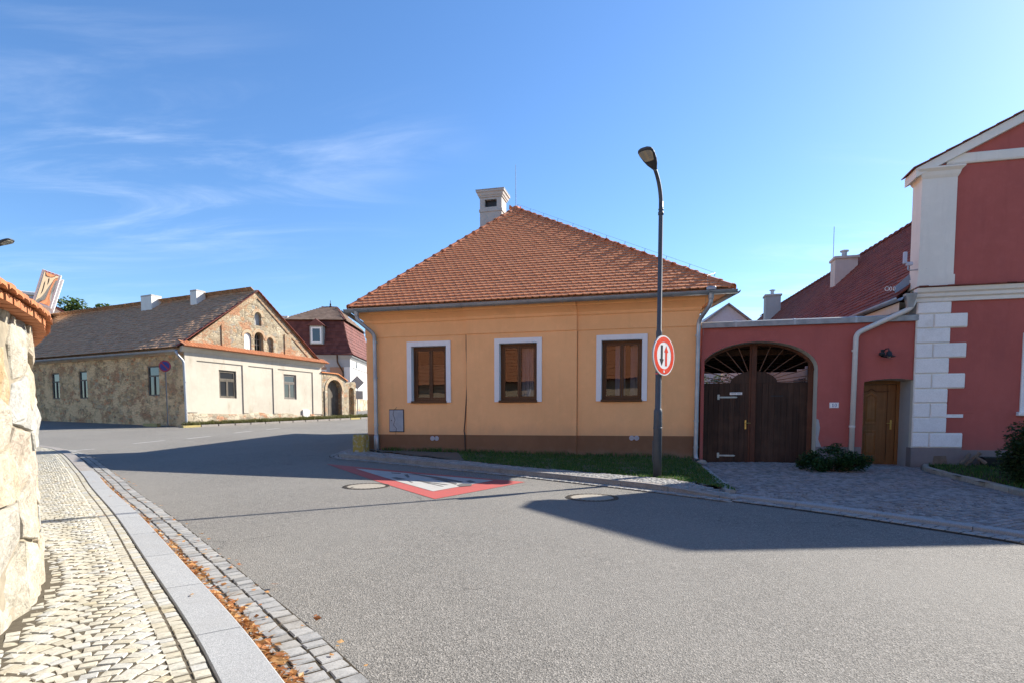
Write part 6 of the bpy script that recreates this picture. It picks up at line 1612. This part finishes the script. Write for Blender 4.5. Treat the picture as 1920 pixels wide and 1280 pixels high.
for i, (u, v, ln_, rr, az, tl, lb) in enumerate(((13.50, -.22, .36, .035, .6, .55, 'split grey log leaning left of the small woodpile by red house'), (13.64, -.2, .40, .045, 2.4, .75, 'bent bark piece on top of the small woodpile by red house'), (13.74, -.26, .36, .04, 1.9, .4, 'short pale log at the right of the small woodpile by red house'))):
    x, y = inhouse(u, v); r = random.Random(60+i); m = MB(); pts_ = []
    for k_ in range(7): s_ = k_/6-.5; pts_.append((math.cos(az)*math.cos(tl)*ln_*s_+r.uniform(-.012, .012), math.sin(az)*math.cos(tl)*ln_*s_*.5, .17+math.sin(tl)*ln_*s_*(1 if i != 1 else -1)+r.uniform(-.01, .01)))
    m.tube(pts_, [rr*r.uniform(.6, 1.15) for _ in range(7)], 7); o = tag(m.build('log', 'log_wood', None), lb, 'log', 'woodpile'); o.location = (x, y, BZ(x, y)-.03)
x, y = inhouse(14.25, -.14)
tr_ = tag(MB().loft([[(sx*(.42+e), sy*(.10+e), z) for sx, sy in ((-1, -1), (1, -1), (1, 1), (-1, 1))] for e, z in ((-.02, 0), (.0, .17), (.012, .17), (.012, .19), (-.01, .19), (-.03, .06))], True, True).build('planter', 'black_plastic'), 'long black plastic planter at the foot of the red house', 'planter'); tr_.location = (x, y, BZ(x, y)); tr_.rotation_euler = (0, 0, ANG)
x, y = inhouse(8.36, -.30)
st = tag(MB().loft([[(.11*k_*math.cos(2*math.pi*j/9)*(1+.2*math.sin(j*2.3)), .08*k_*math.sin(2*math.pi*j/9), z) for j in range(9)] for k_, z in ((1, 0), (1.05, .03), (.8, .07), (.3, .085))]).build('rubble_stone', 'coping_stone'), 'lump of pale broken stone at the foot of the right downpipe', 'stone'); st.location = (x, y, DZ(x, y)-.01)

# ================================================================== house across the street, behind the camera (mirrored in the windows)
oh = thing('house', (-12, -7.5, 0), 0, 'house across the street with red tiled roof, mirrored in the yellow house windows', 'house')
m = MB(); m.add([(-17, 0, 0), (15, 0, 0), (15, 0, 3.9), (-17, 0, 3.9), (-17, -9, 0), (15, -9, 0), (15, -9, 3.9), (-17, -9, 3.9), (15, -4.5, 8.4), (-17, -4.5, 8.4)], [(0, 1, 2, 3), (1, 5, 6, 8, 2), (4, 0, 3, 9, 7), (5, 4, 7, 6)]); m.build('wall', 'opposite_plaster', oh)
m = MB(); m.add([(-17.3, .4, 3.6), (15.3, .4, 3.6), (15.3, -4.5, 8.5), (-17.3, -4.5, 8.5), (-17.3, -9.4, 3.6), (15.3, -9.4, 3.6)], [(0, 1, 2, 3), (4, 5, 2, 3)]); orf = m.build('roof', 'tile_wing', oh)
plane_tiles(orf, (15.3, .4, 3.65), (-17.3, .4, 3.65), [(-17.3, -4.5, 8.55), (15.3, -4.5, 8.55)], .30, .34, .42, .03, 'tile_new', 'roof_tile', 0, tail='flat')
for u in (-14, -10.5, -7, -3.5, 0, 3.5, 7, 10.5):
    w = MB(); w.box((u, -.02, 1.0), (u+1.1, .03, 2.3)); w.build('window', 'dark_glass', oh)
